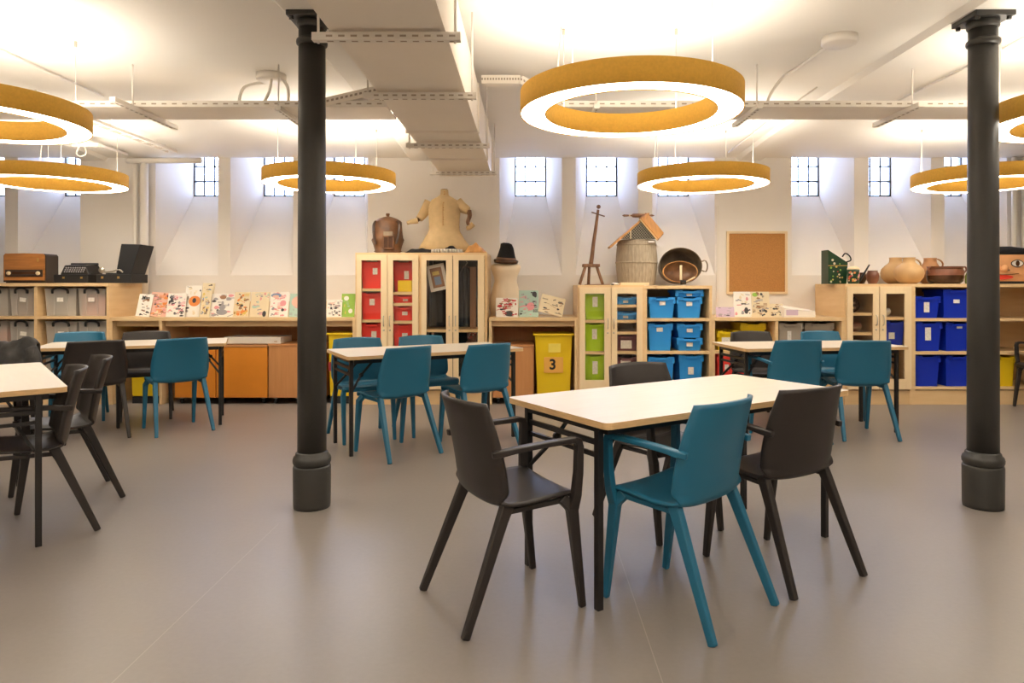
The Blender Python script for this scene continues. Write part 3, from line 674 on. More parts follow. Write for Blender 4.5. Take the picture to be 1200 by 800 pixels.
def make_chair(colour, arms):
    t = thing('armchair' if arms else 'side_chair', 'x', 'chair'); m = colour; ts = .50; lw = 0 if arms else .018
    MB().grid(lambda u, v: shell(u, v * ts, lw), 16, 24, m).build('seat', t, solid=.013)
    MB().grid(lambda u, v: shell(u, ts - .004 + v * (1 - ts + .004), lw), 16, 22, m).build('backrest', t, solid=.013)
    for s in (-1, 1):
        MB().sweep([(s * .196, -.072, .456), (s * .201, -.098, .40), (s * .231, -.262, 0)], [.035, .036, .027], [.050, .044, .031], m).build('rear_leg', t, bevel=.006)
        MB().sweep([(s * .192, .170, .446), (s * .207, .210, .40), (s * .210, .258, 0)], [.034, .038, .026], [.044, .044, .028], m).build('front_leg', t, bevel=.006)
    b = MB()
    for s in (-1, 1): b.sweep([(s * .188, -.07, .424), (s * .192, .19, .436)], .020, .020, m)
    b.sweep([(-.19, .19, .430), (.19, .19, .430)], .022, .028, m, ref=(0, 1, 0));
    b.build('seat_frame', t, bevel=.004)
    if arms:
        for s in (-1, 1):
            pts = [(s * .210, .212, .40), (s * .226, .218, .46), (s * .236, .222, .55), (s * .238, .224, .655), (s * .238, .218, .676), (s * .238, .198, .683), (s * .238, .05, .678), (s * .236, -.06, .670), (s * .233, -.11, .663), (s * .226, -.150, .658)]
            MB().sweep(pts, [.032, .030, .030, .032, .034, .038, .042, .040, .030, .024], [.044, .040, .036, .032, .028, .023, .020, .022, .026, .026], m).build('armrest', t, bevel=.005)
    return t
protos = {}
def chair(colour, arms, x, y, ang, label, group=None):
    key = (colour, arms)
    if key not in protos: o = protos[key] = make_chair(colour, arms)
    else: o = copy_tree(protos[key])
    o.location = (x, y, 0); o.rotation_euler.z = math.radians(ang - 90)
    o['label'] = label; o['group'] = group or ('teal plastic chairs' if colour == 'teal' else 'charcoal plastic chairs')
    return o
# ang = the direction the sitter faces
chair('dark', True, -.105, 2.815, 28, 'charcoal armchair at the left end of the front table, nearest the camera')
chair('teal', True, .655, 2.79, 133, 'teal armchair at the near long side of the front table')
chair('dark', True, 1.165, 3.145, 120, 'charcoal armchair right of the teal one at the front table')
chair('dark', True, .71, 3.72, -60, 'charcoal armchair at the far side of the front table, its back top showing above it')
chair('dark', True, -2.62, 3.625, 219, 'charcoal armchair nearer the camera at the left edge table')
chair('dark', True, -2.82, 4.175, 221, 'charcoal armchair farther back at the left edge table, beside its twin')
chair('teal', False, -3.15, 6.14, 132, 'teal chair at the right end of the left back table, back turned to the camera')
chair('dark', False, -3.72, 5.86, 128, 'charcoal chair at the near side of the left back table, back to the camera')
chair('teal', False, -4.36, 6.64, -60, 'teal chair at the far side of the left back table, mostly hidden')
chair('dark', False, -3.76, 6.74, -62, 'charcoal chair at the far side of the left back table')
chair('teal', False, -1.01, 5.29, 134, 'teal chair with its back to the camera at the left of the centre back table')
chair('teal', False, -.40, 5.58, 128, 'teal chair with its back to the camera at the right of the centre back table')
chair('teal', False, -1.42, 5.86, -62, 'teal chair at the far side of the centre back table, just right of the column')
chair('teal', False, -.90, 6.12, -62, 'teal chair at the far side of the centre back table, before the tall cupboard')
chair('teal', True, 2.20, 5.76, 98, 'teal armchair at the near side of the right back table')
chair('teal', False, 2.86, 5.92, 90, 'teal armless chair at the near side of the right back table')
chair('dark', False, 2.26, 6.70, -84, 'charcoal chair at the far side of the right back table')
chair('teal', False, 2.98, 6.74, -82, 'teal chair at the far side of the right back table')
chair('dark', True, 5.44, 7.07, 170, 'charcoal armchair cut off by the right edge, by the shelving')

# ================================================================== TABLES
def table(cx, cy, ang, L, W, label, H=.765):
    t = thing('folding_table', label, 'table', (cx, cy, 0), math.radians(ang), 'folding tables'); th = .026
    b = MB(); r = .03; poly = []
    for (qx, qy, a0) in ((L / 2 - r, W / 2 - r, 0), (-L / 2 + r, W / 2 - r, 90), (-L / 2 + r, -W / 2 + r, 180), (L / 2 - r, -W / 2 + r, 270)):
        for k in range(6): a = math.radians(a0 + k * 18); poly.append((qx + r * math.cos(a), qy + r * math.sin(a)))
    n = len(poly); z0, z1 = H - th, H
    b.add([(x, y, z0) for x, y in poly] + [(x, y, z1) for x, y in poly], [tuple(reversed(range(n)))] + [(i, (i + 1) % n, (i + 1) % n + n, i + n) for i in range(n)], 'edge')
    b.add([(x, y, z1) for x, y in poly], [tuple(range(n))], 'maple'); b.build('tabletop', t)
    yl = .260 * W / .745; xl = L / 2 - .05
    for sx in (-1, 1):
        for sy in (-1, 1): MB().box(sx * xl - .014, sx * xl + .014, sy * yl - .014, sy * yl + .014, 0, z0 - .002, 'blacksteel').build('leg', t, bevel=.002)
        c = MB().box(sx * xl - .009, sx * xl + .009, -yl, yl, .655, .675, 'blacksteel').box(sx * xl - .012, sx * xl + .012, -yl, yl, z0 - .03, z0 - .002, 'blacksteel')
        c.box(sx * xl - .008, sx * xl + .008, -yl, yl, .605, .622, 'blacksteel'); c.build('crossbar', t)
        for sy in (-1, 1):
            y = sy * (yl - .085)
            o = MB().sweep([(sx * xl, sy * (yl - .016), .47), (sx * (xl - .10), y, .60), (sx * (xl - .21), y, z0 - .016)], .012, .016, 'blacksteel', ref=(0, 1, 0)).build('folding_brace', t)
            MB().lathe([(.016, -.012), (.016, .012)], 'blacksteel', 12, T=Matrix.Translation((sx * (xl - .10), y, .60)) @ Matrix.Rotation(PI / 2, 4, 'X')).build('joint', o)
    for sy in (-1, 1): MB().box(-xl + .01, xl - .01, sy * (yl + .03) - .014, sy * (yl + .03) + .014, z0 - .036, z0 - .001, 'blacksteel').build('frame_rail', t)
    return t
table(.768, 3.337, 32.4, 1.575, .745, 'large pale folding table in the foreground with four armchairs around it')
table(-3.065, 3.725, 130, 1.44, .78, 'pale folding table cut off by the left edge', H=.785)
table(-3.60, 6.32, 22, 1.50, .72, 'pale folding table at the back left, in front of the clear crates')
table(-.85, 5.73, 29, 1.49, .72, 'pale folding table at the back centre, with four teal chairs')
table(2.52, 6.16, 8, 1.50, .72, 'pale folding table at the back right, in front of the royal blue bins')

# a dark coat heaped over the back of a chair at the left
chair('dark', False, -4.30, 5.50, 112, 'charcoal chair at the left edge by the left back table, under a dark coat')
t = thing('coat', 'crumpled dark grey coat over a chair back at the left end of the back table', 'coat', (-4.16, 5.335, 0), math.radians(22))
def tri_w(x): return abs((x % 1) * 2 - 1)
def coat(u, v):
    x = (u - .5) * .56; a = (v - .5) * 2
    fold = .045 * tri_w(u * 3.3 + a * .8) + .03 * tri_w(u * 5.1 - a * 1.7 + .3)
    yy = a * .07 + math.copysign(.05 * min(1, abs(a) * 2), a) + fold * (1 if a > 0 else -1) * .8
    zz = .825 - abs(a) ** 1.3 * (.30 + .08 * tri_w(u * 2.3)) + fold * .55 + .045 * max(0, 1 - abs(u - .84) / .16) - .05 * max(0, .35 - u)
    return (x, yy, zz)
MB().grid(coat, 44, 30, 'greycloth').build('body', t, solid=.012)
MB().tube(spline([(.25, -.06, .80), (.29, -.10, .70), (.27, -.11, .60), (.29, -.10, .52)], 5), [.042] * 15 + [.03], 'greycloth', 12).build('sleeve', t)
MB().tube(spline([(-.24, -.06, .79), (-.29, -.11, .70), (-.28, -.12, .60), (-.26, -.11, .52)], 5), [.042] * 15 + [.03], 'greycloth', 12).build('sleeve', t)

# ================================================================== PAPERS
ZD = fz(372)
def sheet(px0, px1, ptop, pbot, base, items, label, name='magazine', cat='magazine', lean=14, yd=.16, yaw=0, roll=0, thick=.006, group='magazines on the long counter', zb=None, seed=1, text=None, ovals=()):
    d = D + yd; k = d / F; cx = ((px0 + px1) / 2 - VX) * k; w = (px1 - px0) * k; h = (pbot - ptop) * k / math.cos(math.radians(lean))
    rnd = random.Random(seed); b = MB().box(-w / 2, w / 2, 0, thick, 0, h, base)
    for i in range(int(items[1] * 2.2)):
        m = 'p_' + rnd.choice(items[0]); sw = w * rnd.uniform(.07, .30); sh = h * rnd.uniform(.03, .11)
        x = rnd.uniform(-w / 2 + sw / 2 + .004, w / 2 - sw / 2 - .004); z = rnd.uniform(sh / 2 + .006, h - sh / 2 - .006); y = -.0005 - i * .00002
        if rnd.random() < .4:
            n = 10; ph = rnd.random() * 3; vs = [(x + sw / 2 * math.cos(2 * PI * q / n) * (.8 + .2 * math.sin(q * 2 + ph)), y, z + sh * .7 * math.sin(2 * PI * q / n)) for q in range(n)]
            b.add(vs, [tuple(range(n))], m)
        elif rnd.random() < .5:
            a = rnd.uniform(-.5, .5); vs = [Vector((math.cos(a) * p - math.sin(a) * q, 0, math.sin(a) * p + math.cos(a) * q)) + Vector((x, y, z)) for p, q in ((-sw / 2, -sh / 4), (sw / 2, -sh / 4), (sw / 2, sh / 4), (-sw / 2, sh / 4))]
            vs = [Vector((max(-w / 2, min(w / 2, v.x)), v.y, max(0, min(h, v.z)))) for v in vs]; b.add(vs, [(0, 1, 2, 3)], m)
        else:
            for q in range(3): b.add([(x - sw / 2, y, z + (q - 1) * sh * .4 - sh * .1), (x + sw / 2, y, z + (q - 1) * sh * .4 - sh * .1), (x + sw / 2, y, z + (q - 1) * sh * .4 + sh * .1), (x - sw / 2, y, z + (q - 1) * sh * .4 + sh * .1)], [(0, 1, 2, 3)], m)
    for j, (ox, oz, rx, rz, m) in enumerate(ovals):
        n = 20; b.add([(w * ox + w * rx * math.cos(2 * PI * q / n), -.0013 - j * .0002, h * oz + h * rz * math.sin(2 * PI * q / n)) for q in range(n)], [tuple(range(n))], m)
    o = b.build(name); o.location = (cx, d, (ZD if zb is None else zb) + .001 + abs(math.sin(math.radians(roll))) * w / 2)
    o.rotation_mode = 'ZXY'; o.rotation_euler = (-math.radians(lean), math.radians(roll), math.radians(yaw)); tag(o, label, cat, group)
    if text: text_mesh(text, text_size(h), 'black', 'title', o, (0, -.001, h * .84))
    return o
def text_size(h): return h * .2
y_ = .10
# lean back onto low display wedges
def wedge(px0, px1, label):
    x0, x1 = fx(px0) * 1.03, fx(px1) * 1.03; t = thing('display_stand', label, 'display stand', ((x0 + x1) / 2, D + .20, ZD))
    w = (x1 - x0) / 2
    MB().add([(-w, .05, 0), (w, .05, 0), (w, .12, 0), (-w, .12, 0), (-w, .098, .17), (w, .098, .17), (w, .115, .17), (-w, .115, .17)], [(3, 2, 1, 0), (4, 5, 6, 7), (0, 1, 5, 4), (1, 2, 6, 5), (2, 3, 7, 6), (3, 0, 4, 7)], 'wood').build('board', t)
    return t
wedge(162, 350, 'low sloping wooden rest behind the row of magazines'); wedge(350, 413, 'low sloping wooden rest behind the green map and low booklet')
bw = ['ink', 'gry', 'ink', 'brn']
sheet(158.5, 175, 344, 370, 'pap', (bw, 10), 'black and white magazine titled Man at the left end of the row', text='Man', seed=2, yd=.14, roll=4)
sheet(173, 196, 342, 370, 'p_sal', (['org', 'brn', 'crm', 'ink', 'pnk', 'org'], 26), 'magazine with an orange and brown collage cover', seed=3, yd=.155, roll=3)
sheet(194, 216, 342.5, 370, 'pap', (['ink', 'gry', 'pnk', 'ink'], 22), 'magazine with black drawings and pink foot, left of the orange oval', seed=4, yd=.14)
sheet(232, 246.5, 331, 370, 'p_crm', (['mnt', 'gry', 'crm', 'ink'], 12), 'tall narrow magazine with grey and mint print, behind the orange oval', seed=6, yd=.20, roll=2)
sheet(214, 233, 333.5, 370, 'pap', (['ink', 'gry', 'crm'], 8), 'tall white magazine with an orange heart-like oval', seed=5, yd=.17, ovals=[(.12, .5, .36, .17, 'p_org'), (.1, .52, .12, .08, 'p_ink')])
sheet(233.5, 245, 336, 370, 'p_crm', (['mnt', 'brn', 'ylw', 'ink', 'blu'], 16), 'mint and sand patterned magazine right of the orange oval', seed=7, yd=.13)
sheet(244.5, 274, 343, 370, 'pap', (['gry', 'ink', 'pnk', 'gry'], 12), 'wide white magazine with a grey pyramid drawing', seed=8, yd=.15, ovals=[(0, .2, .22, .12, 'p_gry'), (0, .4, .12, .12, 'p_gry'), (0, .58, .05, .1, 'p_gry'), (.0, .85, .13, .09, 'p_brn')])
sheet(272.5, 291, 341, 370, 'p_crm', (['brn', 'ylw', 'ink', 'org'], 24), 'magazine with dense brown and yellow pattern', seed=9, yd=.14)
sheet(292, 314, 341, 370, 'p_crm', (['mnt', 'pnk', 'mnt', 'gry', 'crm'], 14), 'mint and pink magazine with a small dark fir', seed=10, yd=.15, ovals=[(.28, .12, .1, .12, 'p_ink')])
sheet(315, 337, 341, 370, 'pap', (['pnk', 'sal', 'pnk', 'gry'], 16), 'magazine with a dark rainbow and pink stripes', seed=11, yd=.14, ovals=[(-.2, .86, .28, .09, 'p_blu'), (-.22, .82, .18, .06, 'p_sal'), (.2, .55, .16, .12, 'p_pnk'), (.2, .28, .08, .06, 'p_ink')])
sheet(338, 360, 343, 370, 'p_mnt', (['mnt', 'pnk', 'gry'], 6), 'mint and pink framed magazine beside the left column', seed=12, yd=.15, ovals=[(0, .65, .4, .25, 'p_sal')])
sheet(382, 400, 351, 371, 'pap', (['ink', 'gry', 'ink', 'sal'], 18), 'low magazine with black lettering-like strokes right of the column', seed=13, yd=.13)
sheet(399, 415, 344, 371, 'p_grn', (['grn', 'ylw', 'grn', 'mnt'], 12), 'light green map-like magazine beside the tall cupboard', seed=14, yd=.15, ovals=[(-.15, .8, .18, .1, 'pap'), (.2, .25, .15, .1, 'pap')])
g2 = 'posters before the mannequin'
sheet(581, 607, 347, 369.5, 'pap', (['rd', 'rd', 'brn', 'ink', 'rd'], 20), 'poster with dark red blocks and a black animal, in front of the mannequin', name='poster', cat='poster', seed=21, yd=.10, group=g2, lean=12, ovals=[(.08, .18, .18, .14, 'p_ink')])
sheet(608, 631, 341, 372, 'p_mnt', (['mnt', 'gry', 'pnk', 'ink'], 20), 'mint poster with a pink splash in the middle', name='poster', cat='poster', seed=22, yd=.12, group=g2, lean=12, ovals=[(.1, .4, .2, .15, 'p_pnk'), (.3, .86, .12, .1, 'p_ink')])
sheet(630, 659, 350, 371, 'p_crm', (['ink', 'brn', 'ink'], 8), 'cream poster with dark birds, slumped to the right', name='poster', cat='poster', seed=23, yd=.13, group=g2, lean=25, roll=14)
g3 = 'leaflets below the cork board'
sheet(839.5, 861, 360, 371.5, 'p_lil', (['ink', 'lil', 'gry'], 9), 'low lilac booklet at the left below the cork board', name='booklet', cat='booklet', seed=31, yd=.12, group=g3)
sheet(860.5, 880.5, 341.5, 371, 'pap', (['pnk', 'gry', 'crm', 'ink'], 9), 'tall white booklet with pink patch below the cork board', name='booklet', cat='booklet', seed=32, yd=.14, group=g3, lean=8, ovals=[(.22, .25, .12, .13, 'p_ink')])
sheet(881.5, 902.5, 341.5, 371, 'p_crm', (['ink', 'gry', 'crm', 'brn'], 22), 'tall collage booklet with a green corner below the cork board', name='booklet', cat='booklet', seed=33, yd=.14, group=g3, lean=8, ovals=[(-.3, .88, .15, .08, 'p_grn')])
sheet(902, 921, 356, 371, 'p_crm', (bw, 12), 'small booklet with dark drawings leaning right of the tall booklets', name='booklet', cat='booklet', seed=34, yd=.16, group=g3, lean=35)
t = thing('folder_box', 'white wedge-shaped leaflet box with violet print below the cork board', 'box', (fx(934.5) * 1.02, D + .18, ZD + .001))
b = MB(); b.add([(-.17, -.1, 0), (.17, -.1, 0), (.17, .1, 0), (-.17, .1, 0), (-.17, -.1, .10), (.17, -.1, .06), (.17, .1, .08), (-.17, .1, .13)], [(3, 2, 1, 0), (4, 5, 6, 7), (0, 1, 5, 4), (1, 2, 6, 5), (2, 3, 7, 6), (3, 0, 4, 7)], 'pap'); b.build('body', t)
MB().box(-.15, -.02, -.102, -.1, .02, .08, 'p_lil').build('print', t)
# cork board
t = thing('cork_board', 'cork notice board with a pale wooden frame on the back wall', 'notice board', ((886.5 - VX) * WALL / F, WALL - .02, fz(0)))
cx = (886.5 - VX) * WALL / F; z0, z1 = EYE - (344.5 - VY) * WALL / F, EYE - (271 - VY) * WALL / F; w = 35.5 * WALL / F
t.location = (cx, WALL - .002, (z0 + z1) / 2); h = (z1 - z0) / 2
b = MB(); b.box(-w, w, -.025, 0, -h, -h + .028, 'door'); b.box(-w, w, -.025, 0, h - .028, h, 'door'); b.box(-w, -w + .028, -.025, 0, -h + .028, h - .028, 'door'); b.box(w - .028, w, -.025, 0, -h + .028, h - .028, 'door')
b.build('frame', t); MB().box(-w + .027, w - .027, -.014, -.001, -h + .027, h - .027, 'cork').build('cork_panel', t)

# ================================================================== THINGS ON TOP OF THE FURNITURE
ZL, ZT, ZM, ZR = fz(331.5), fz(296), fz(334), fz(332.5)
def px(p, d): return (p - VX) * d / F
# radio
d = 7.62; k = d / F; t = thing('tabletop_radio', 'old wooden radio with two knobs and a dark dial on the left shelving', 'radio', (px(27, d), d + .12, ZL), math.radians(6))
w, h = 23.5 * k, 35 * k; poly = [(-w, 0.012), (w, 0.012), (w, h * .92), (w * .93, h * .985), (0, h), (-w * .93, h * .985), (-w, h * .92)]
MB().prism(poly, -.11, .13, 'radiob').build('case', t, bevel=.004)
q = MB().prism([(x * .95, .02 + z * .94) for x, z in poly], -.122, -.11, 'radiow').build('front_panel', t)
MB().box(-w * .87, w * .87, -.128, -.12, .07, .15, 'radiob').build('dial', t)
MB().box(-w * .55, w * .55, -.130, -.127, .10, .125, 'glaze').build('dial_window', t)
for s in (-1, 1): MB().lathe([(.02, 0), (.022, .012), (.018, .022)], 'cream', 20, T=Matrix.Translation((s * w * .68, -.128, .11)) @ Matrix.Rotation(PI / 2, 4, 'X')).build('knob', t)
MB().box(w * .6, w * .68, -.125, -.121, h * .72, h * .84, 'gold').build('badge', t)
MB().box(-w * .9, w * .9, -.10, .12, 0, .014, 'black').build('foot', t)
# adding machine / typewriter in its case
d = 7.60; k = d / F; t = thing('typewriter', 'black portable typewriter in its case between the old radio and the gramophone', 'typewriter', (px(85, d), d + .15, ZL))
MB().box(-.21, .17, -.15, .15, .002, .095, 'black').build('case_base', t, bevel=.006)
b = MB(); b.add([(-.16, -.12, .095), (.17, -.12, .095), (.17, .13, .095), (-.16, .13, .095), (-.13, -.09, .20), (.10, -.09, .20), (.13, .10, .215), (-.13, .10, .215)], [(3, 2, 1, 0), (4, 5, 6, 7), (0, 1, 5, 4), (1, 2, 6, 5), (2, 3, 7, 6), (3, 0, 4, 7)], 'blacksteel'); b.build('body', t, bevel=.008)
for r in range(3):
    for c_ in range(9): MB().lathe([(.009, 0), (.009, .008)], 'p_gry', 10, T=Matrix.Translation((-.115 + c_ * .026 + r * .006, -.104 + r * .004, .125 + r * .022)) @ Matrix.Rotation(PI / 2.6, 4, 'X')).build('key', t)
MB().tube([(-.15, .06, .215), (.15, .06, .215)], .016, 'blacksteel', 14).build('roller', t)
for x in (-.1, .1): MB().box(x - .012, x + .012, -.154, -.15, .05, .07, 'gold').build('latch', t)
# gramophone
t = thing('gramophone', 'black suitcase gramophone with raised lid beside the white wall pipes', 'gramophone', (px(131, 7.62), 7.78, ZL))
MB().box(-.17, .22, -.17, .17, .002, .10, 'black').build('case', t, bevel=.006)
MB().lathe([(.115, .10), (.115, .112), (.112, .114)], 'blacksteel', 40, T=Matrix.Translation((-.02, -.02, 0))).build('turntable', t)
lid = MB(); T2 = Matrix.Translation((.0, 0, .10))
lid.add([(.0, -.12, 0), (.17, -.12, 0), (.17, .17, 0), (.0, .17, 0), (.06, -.12, .34), (.275, -.12, .335), (.275, .17, .33), (.06, .17, .34)], [(3, 2, 1, 0), (4, 5, 6, 7), (0, 1, 5, 4), (1, 2, 6, 5), (2, 3, 7, 6), (3, 0, 4, 7)], 'black', T=Matrix.Translation((.02, 0, .10)))
lid.build('lid', t, bevel=.006)
MB().tube(spline([(-.12, -.13, .13), (-.08, -.13, .125), (-.02, -.13, .13), (.06, -.13, .15), (.10, -.12, .12)], 5), .009, 'chrome', 10).build('tone_arm', t)
MB().lathe([(.03, -.01), (.034, 0), (.03, .01)], 'chrome', 24, T=Matrix.Translation((-.13, -.135, .145)) @ Matrix.Rotation(PI / 2, 4, 'X')).build('sound_box', t)
for x in (-.1, .08): MB().box(x - .012, x + .012, -.174, -.17, .05, .075, 'gold').build('latch', t)

# leather cuirass-like backplate
def loft(secs, m, n=28, T=None, cap=True):
    """secs: (z, halfx, halfy, cx, cy[, exponent])"""
    b = MB(); vs = []
    for s_ in secs:
        z, a, c_, cx, cy = s_[:5]; e = s_[5] if len(s_) > 5 else 2
        for i in range(n):
            an = 2 * PI * i / n; co, si = math.cos(an), math.sin(an)
            vs.append((cx + math.copysign(abs(co) ** (2 / e), co) * a, cy + math.copysign(abs(si) ** (2 / e), si) * c_, z))
    fs = [(j * n + i, j * n + (i + 1) % n, (j + 1) * n + (i + 1) % n, (j + 1) * n + i) for j in range(len(secs) - 1) for i in range(n)]
    if cap: fs += [tuple(reversed(range(n))), tuple(range((len(secs) - 1) * n, len(secs) * n))]
    b.add(vs, fs, m, True, T); return b
d = 7.68; k = d / F; t = thing('armour_breastplate', 'old brown armour body piece with square dark opening, above the tall red bin cupboard', 'armour', (px(451.5, d), d + .14, ZT))
loft([(.0, .178, .12, 0, 0), (.010, .178, .12, 0, 0), (.013, .13, .10, 0, 0), (.035, .165, .12, 0, 0), (.042, .15, .11, 0, 0), (.10, .165, .13, 0, 0), (.165, .188, .145, 0, 0), (.185, .176, .14, 0, 0), (.25, .168, .14, 0, 0), (.37, .160, .13, 0, 0), (.385, .145, .12, 0, 0), (.41, .10, .09, 0, 0), (.428, .045, .05, 0, 0), (.432, .02, .03, 0, 0)], 'leather', 10).build('body', t)
MB().box(-.012, .085, -.150, -.10, .07, .19, 'glaze').build('opening', t)
b = MB()
for x0, x1, z0, z1 in ((-.03, -.012, .06, .20), (.085, .10, .06, .20), (-.03, .10, .19, .205), (-.03, .10, .055, .07), (.033, .039, .07, .19)): b.box(x0, x1, -.156, -.13, z0, z1, 'leather')
b.build('opening_frame', t); MB().box(-.02, .09, -.160, -.13, .20, .25, 'zinc').build('buckle_plate', t, bevel=.006)
MB().lathe([(.020, .425), (.016, .44), (.022, .448), (.022, .468)], 'leather', 10).build('finial', t)
for s in (-1, 1): MB().sweep(spline([(s * .120, -.085, .375), (s * .145, -.085, .33), (s * .140, -.10, .22), (s * .115, -.11, .11)], 5), .02, .012, 'glaze').build('strap', t)

# canvas doublet with sleeves on a stand
d = 7.74; k = d / F; t = thing('canvas_jacket', 'cream buttoned canvas doublet with short jointed sleeves standing on the tall cupboard', 'jacket', (px(519, d), d + .13, ZT + .001))
Z = lambda p: (295 - p) * k
X = lambda p: (p - 519) * k
secs = [(Z(291), X(553), .17, .01, .02), (Z(284), X(548), .165, .005, .01), (Z(275), X(542), .15, 0, 0), (Z(268), X(538), .135, 0, 0), (Z(263.5), X(537), .125, 0, 0), (Z(262.5), X(537.6), .128, 0, 0), (Z(261), X(537), .123, 0, 0),
        (Z(252), X(537.5), .125, 0, 0), (Z(243), X(538.5), .13, 0, 0), (Z(236), X(538), .125, 0, 0), (Z(230), X(534), .105, 0, .005), (Z(227), X(528.5), .085, 0, .01), (Z(224.5), X(524.5), .06, 0, .015), (Z(222.5), X(523.8), .052, 0, .015), (Z(218), X(523.6), .05, 0, .015), (Z(217.6), X(523.2), .047, 0, .015)]
bd = loft(secs, 'canvas', 36).build('body', t)
b = MB()
for i in range(15):
    z = Z(221 + i * 2.8); q = [s_[2] for s_ in secs if s_[0] <= z + .03][-1]
    MB
    b.ell((.006, -q - .004 + .008, z), (.0075, .006, .0075), 'midwood', 8, 6)
b.build('buttons', t); bpy.context.scene.collection.objects[-1]['kind'] = 'stuff'
loft([(Z(219), .036, .036, 0, .015), (Z(217), .034, .034, 0, .015)], 'glaze').build('neck_lining', t)
MB().box(-.002, .002, -.136, -.11, Z(262), Z(236), 'midwood').build('placket', t)
def sleeve(pts, rad, name): return MB().tube(spline(pts, 4), rad, 'canvas', 14).build(name, t)
n13 = lambda a, c_, n: [a + (c_ - a) * i / (n - 1) for i in range(n)]
sleeve([(X(502), .02, Z(233)), (X(498), .01, Z(240)), (X(493), -.01, Z(248)), (X(489.5), -.03, Z(253))], n13(.075, .040, 13), 'upper_sleeve')
MB().tube([(X(489.5), -.03, Z(253)), (X(486.5), -.04, Z(255.5))], .022, 'glaze', 12).build('elbow_gap', t)
sleeve([(X(488), -.05, Z(255)), (X(484), -.06, Z(256)), (X(480), -.07, Z(257)), (X(476), -.08, Z(258.5))], n13(.034, .020, 13), 'cuff')
sleeve([(X(534), .02, Z(234)), (X(539), .01, Z(238)), (X(544), -.01, Z(241)), (X(548), -.02, Z(243))], n13(.078, .045, 13), 'upper_sleeve')
MB().tube(spline([(X(548.5), -.02, Z(243)), (X(549.5), -.03, Z(249)), (X(547.5), -.035, Z(256)), (X(548), -.04, Z(260))], 4), n13(.030, .018, 13), 'oldwood', 12).build('elbow_gap', t)
sleeve([(X(546), -.04, Z(264)), (X(549), -.045, Z(263.5)), (X(552), -.05, Z(261)), (X(554), -.05, Z(259))], n13(.024, .032, 13), 'cuff')
# cloths and hat at its foot
def cloth(pxa, pxb, ph, d, dy, m, name, label, cat, seed=0, z=ZT, peak=.5, pk=1.5):
    kk = d / F; x0, x1 = px(pxa, d), px(pxb, d); h = ph * kk
    def f(u, v):
        a = math.sin(PI * v); e = 1 - abs((u - peak) / (peak if u < peak else 1 - peak)) ** pk
        return ((u - .5) * (x1 - x0), (v - .5) * dy, .004 + max(0, h * a * max(0, e) * (.85 + .15 * math.sin(u * 19 + seed) * math.sin(v * 9 + seed))))
    b = MB().grid(f, 28, 12, m); o = b.build(name, loc=((x0 + x1) / 2, d + dy / 2, z), solid=.006); return tag(o, label, cat)
cloth(474, 512, 5.5, 7.50, .10, 'darkcloth', 'folded_cloth', 'flat black cloth lying at the left foot of the canvas doublet', 'cloth', 1, peak=.45, pk=3)
cloth(513, 541, 10, 7.56, .085, 'darkcloth', 'black_cloth', 'humped black cloth in front of the canvas doublet skirt', 'cloth', 2, peak=.55, pk=1.2)
cloth(543, 570, 13, 7.47, .17, 'midwood', 'felt_hat', 'soft brown hat lying at the right foot of the canvas doublet', 'hat', 4, peak=.45, pk=1.5)
t = thing('lace_ruff', 'white pleated lace collar lying before the black cloth on the tall cupboard', 'collar', (px(524, 7.46), 7.455, ZT + .001))
def ruff(u, v): a = u * 2 * PI * 11; return ((u - .5) * .34, -.02 + .016 * math.sin(a), .003 + v * .040 * (1 - .3 * abs(u - .5)))
MB().grid(ruff, 132, 2, 'pap').build('pleats', t, solid=.003); MB().box(-.17, .17, .0, .01, 0, .03, 'pap').build('band', t)

# mannequin torso + hat
d = 7.80; k = d / F; t = thing('mannequin', 'cream headless mannequin torso standing on the short counter, wearing a black hat', 'mannequin', (px(592.5, d), d + .02, ZD + .001))
Z = lambda p: (371.5 - p) * k
loft([(0, 17.5 * k, .12, 0, 0), (Z(360), 18.5 * k, .13, 0, 0), (Z(350), 18 * k, .13, 0, 0), (Z(340), 15.5 * k, .115, 0, 0), (Z(331), 13 * k, .095, 0, 0), (Z(325), 13.8 * k, .10, 0, 0), (Z(319), 16.3 * k, .115, .0, 0), (Z(315), 17.6 * k, .11, .0, 0), (Z(312.5), 17.2 * k, .095, 0, 0),
      (Z(310.8), 14.5 * k, .075, 0, 0), (Z(309.3), 9 * k, .055, 0, 0), (Z(307), 5.5 * k, .045, 0, 0), (Z(300), 5 * k, .045, 0, 0)], 'mann', 32).build('torso', t)
zhat = ZD + Z(298)
t = thing('black_hat', 'tall black velvet hat with a turned brim on the mannequin neck', 'hat', (px(592.5, d), d + .02, ZD + Z(309.8) - .033), 0); t.rotation_euler = (math.radians(5), math.radians(4), 0)
loft([(.055, 12.8 * k, .12, 0, 0), (.035, 13.6 * k, .13, 0, 0), (.060, 14.6 * k, .138, 0, 0), (.072, 14.4 * k, .134, 0, 0), (.085, 11.6 * k, .108, 0, 0)], 'glaze', cap=False).build('brim', t)
loft([(.05, 11.6 * k, .11, 0, 0), (.10, 11 * k, .10, 0, 0), (.15, 9.6 * k, .09, 0, 0), (.21, 8.0 * k, .075, .0, 0), (.255, 6.6 * k, .06, -.01, 0), (.268, 3.5 * k, .03, -.01, 0)], 'blackfelt').build('crown', t)
loft([(.082, 11.9 * k, .112, 0, 0), (.102, 11.4 * k, .106, 0, 0)], 'leather', cap=False).build('hat_band', t)

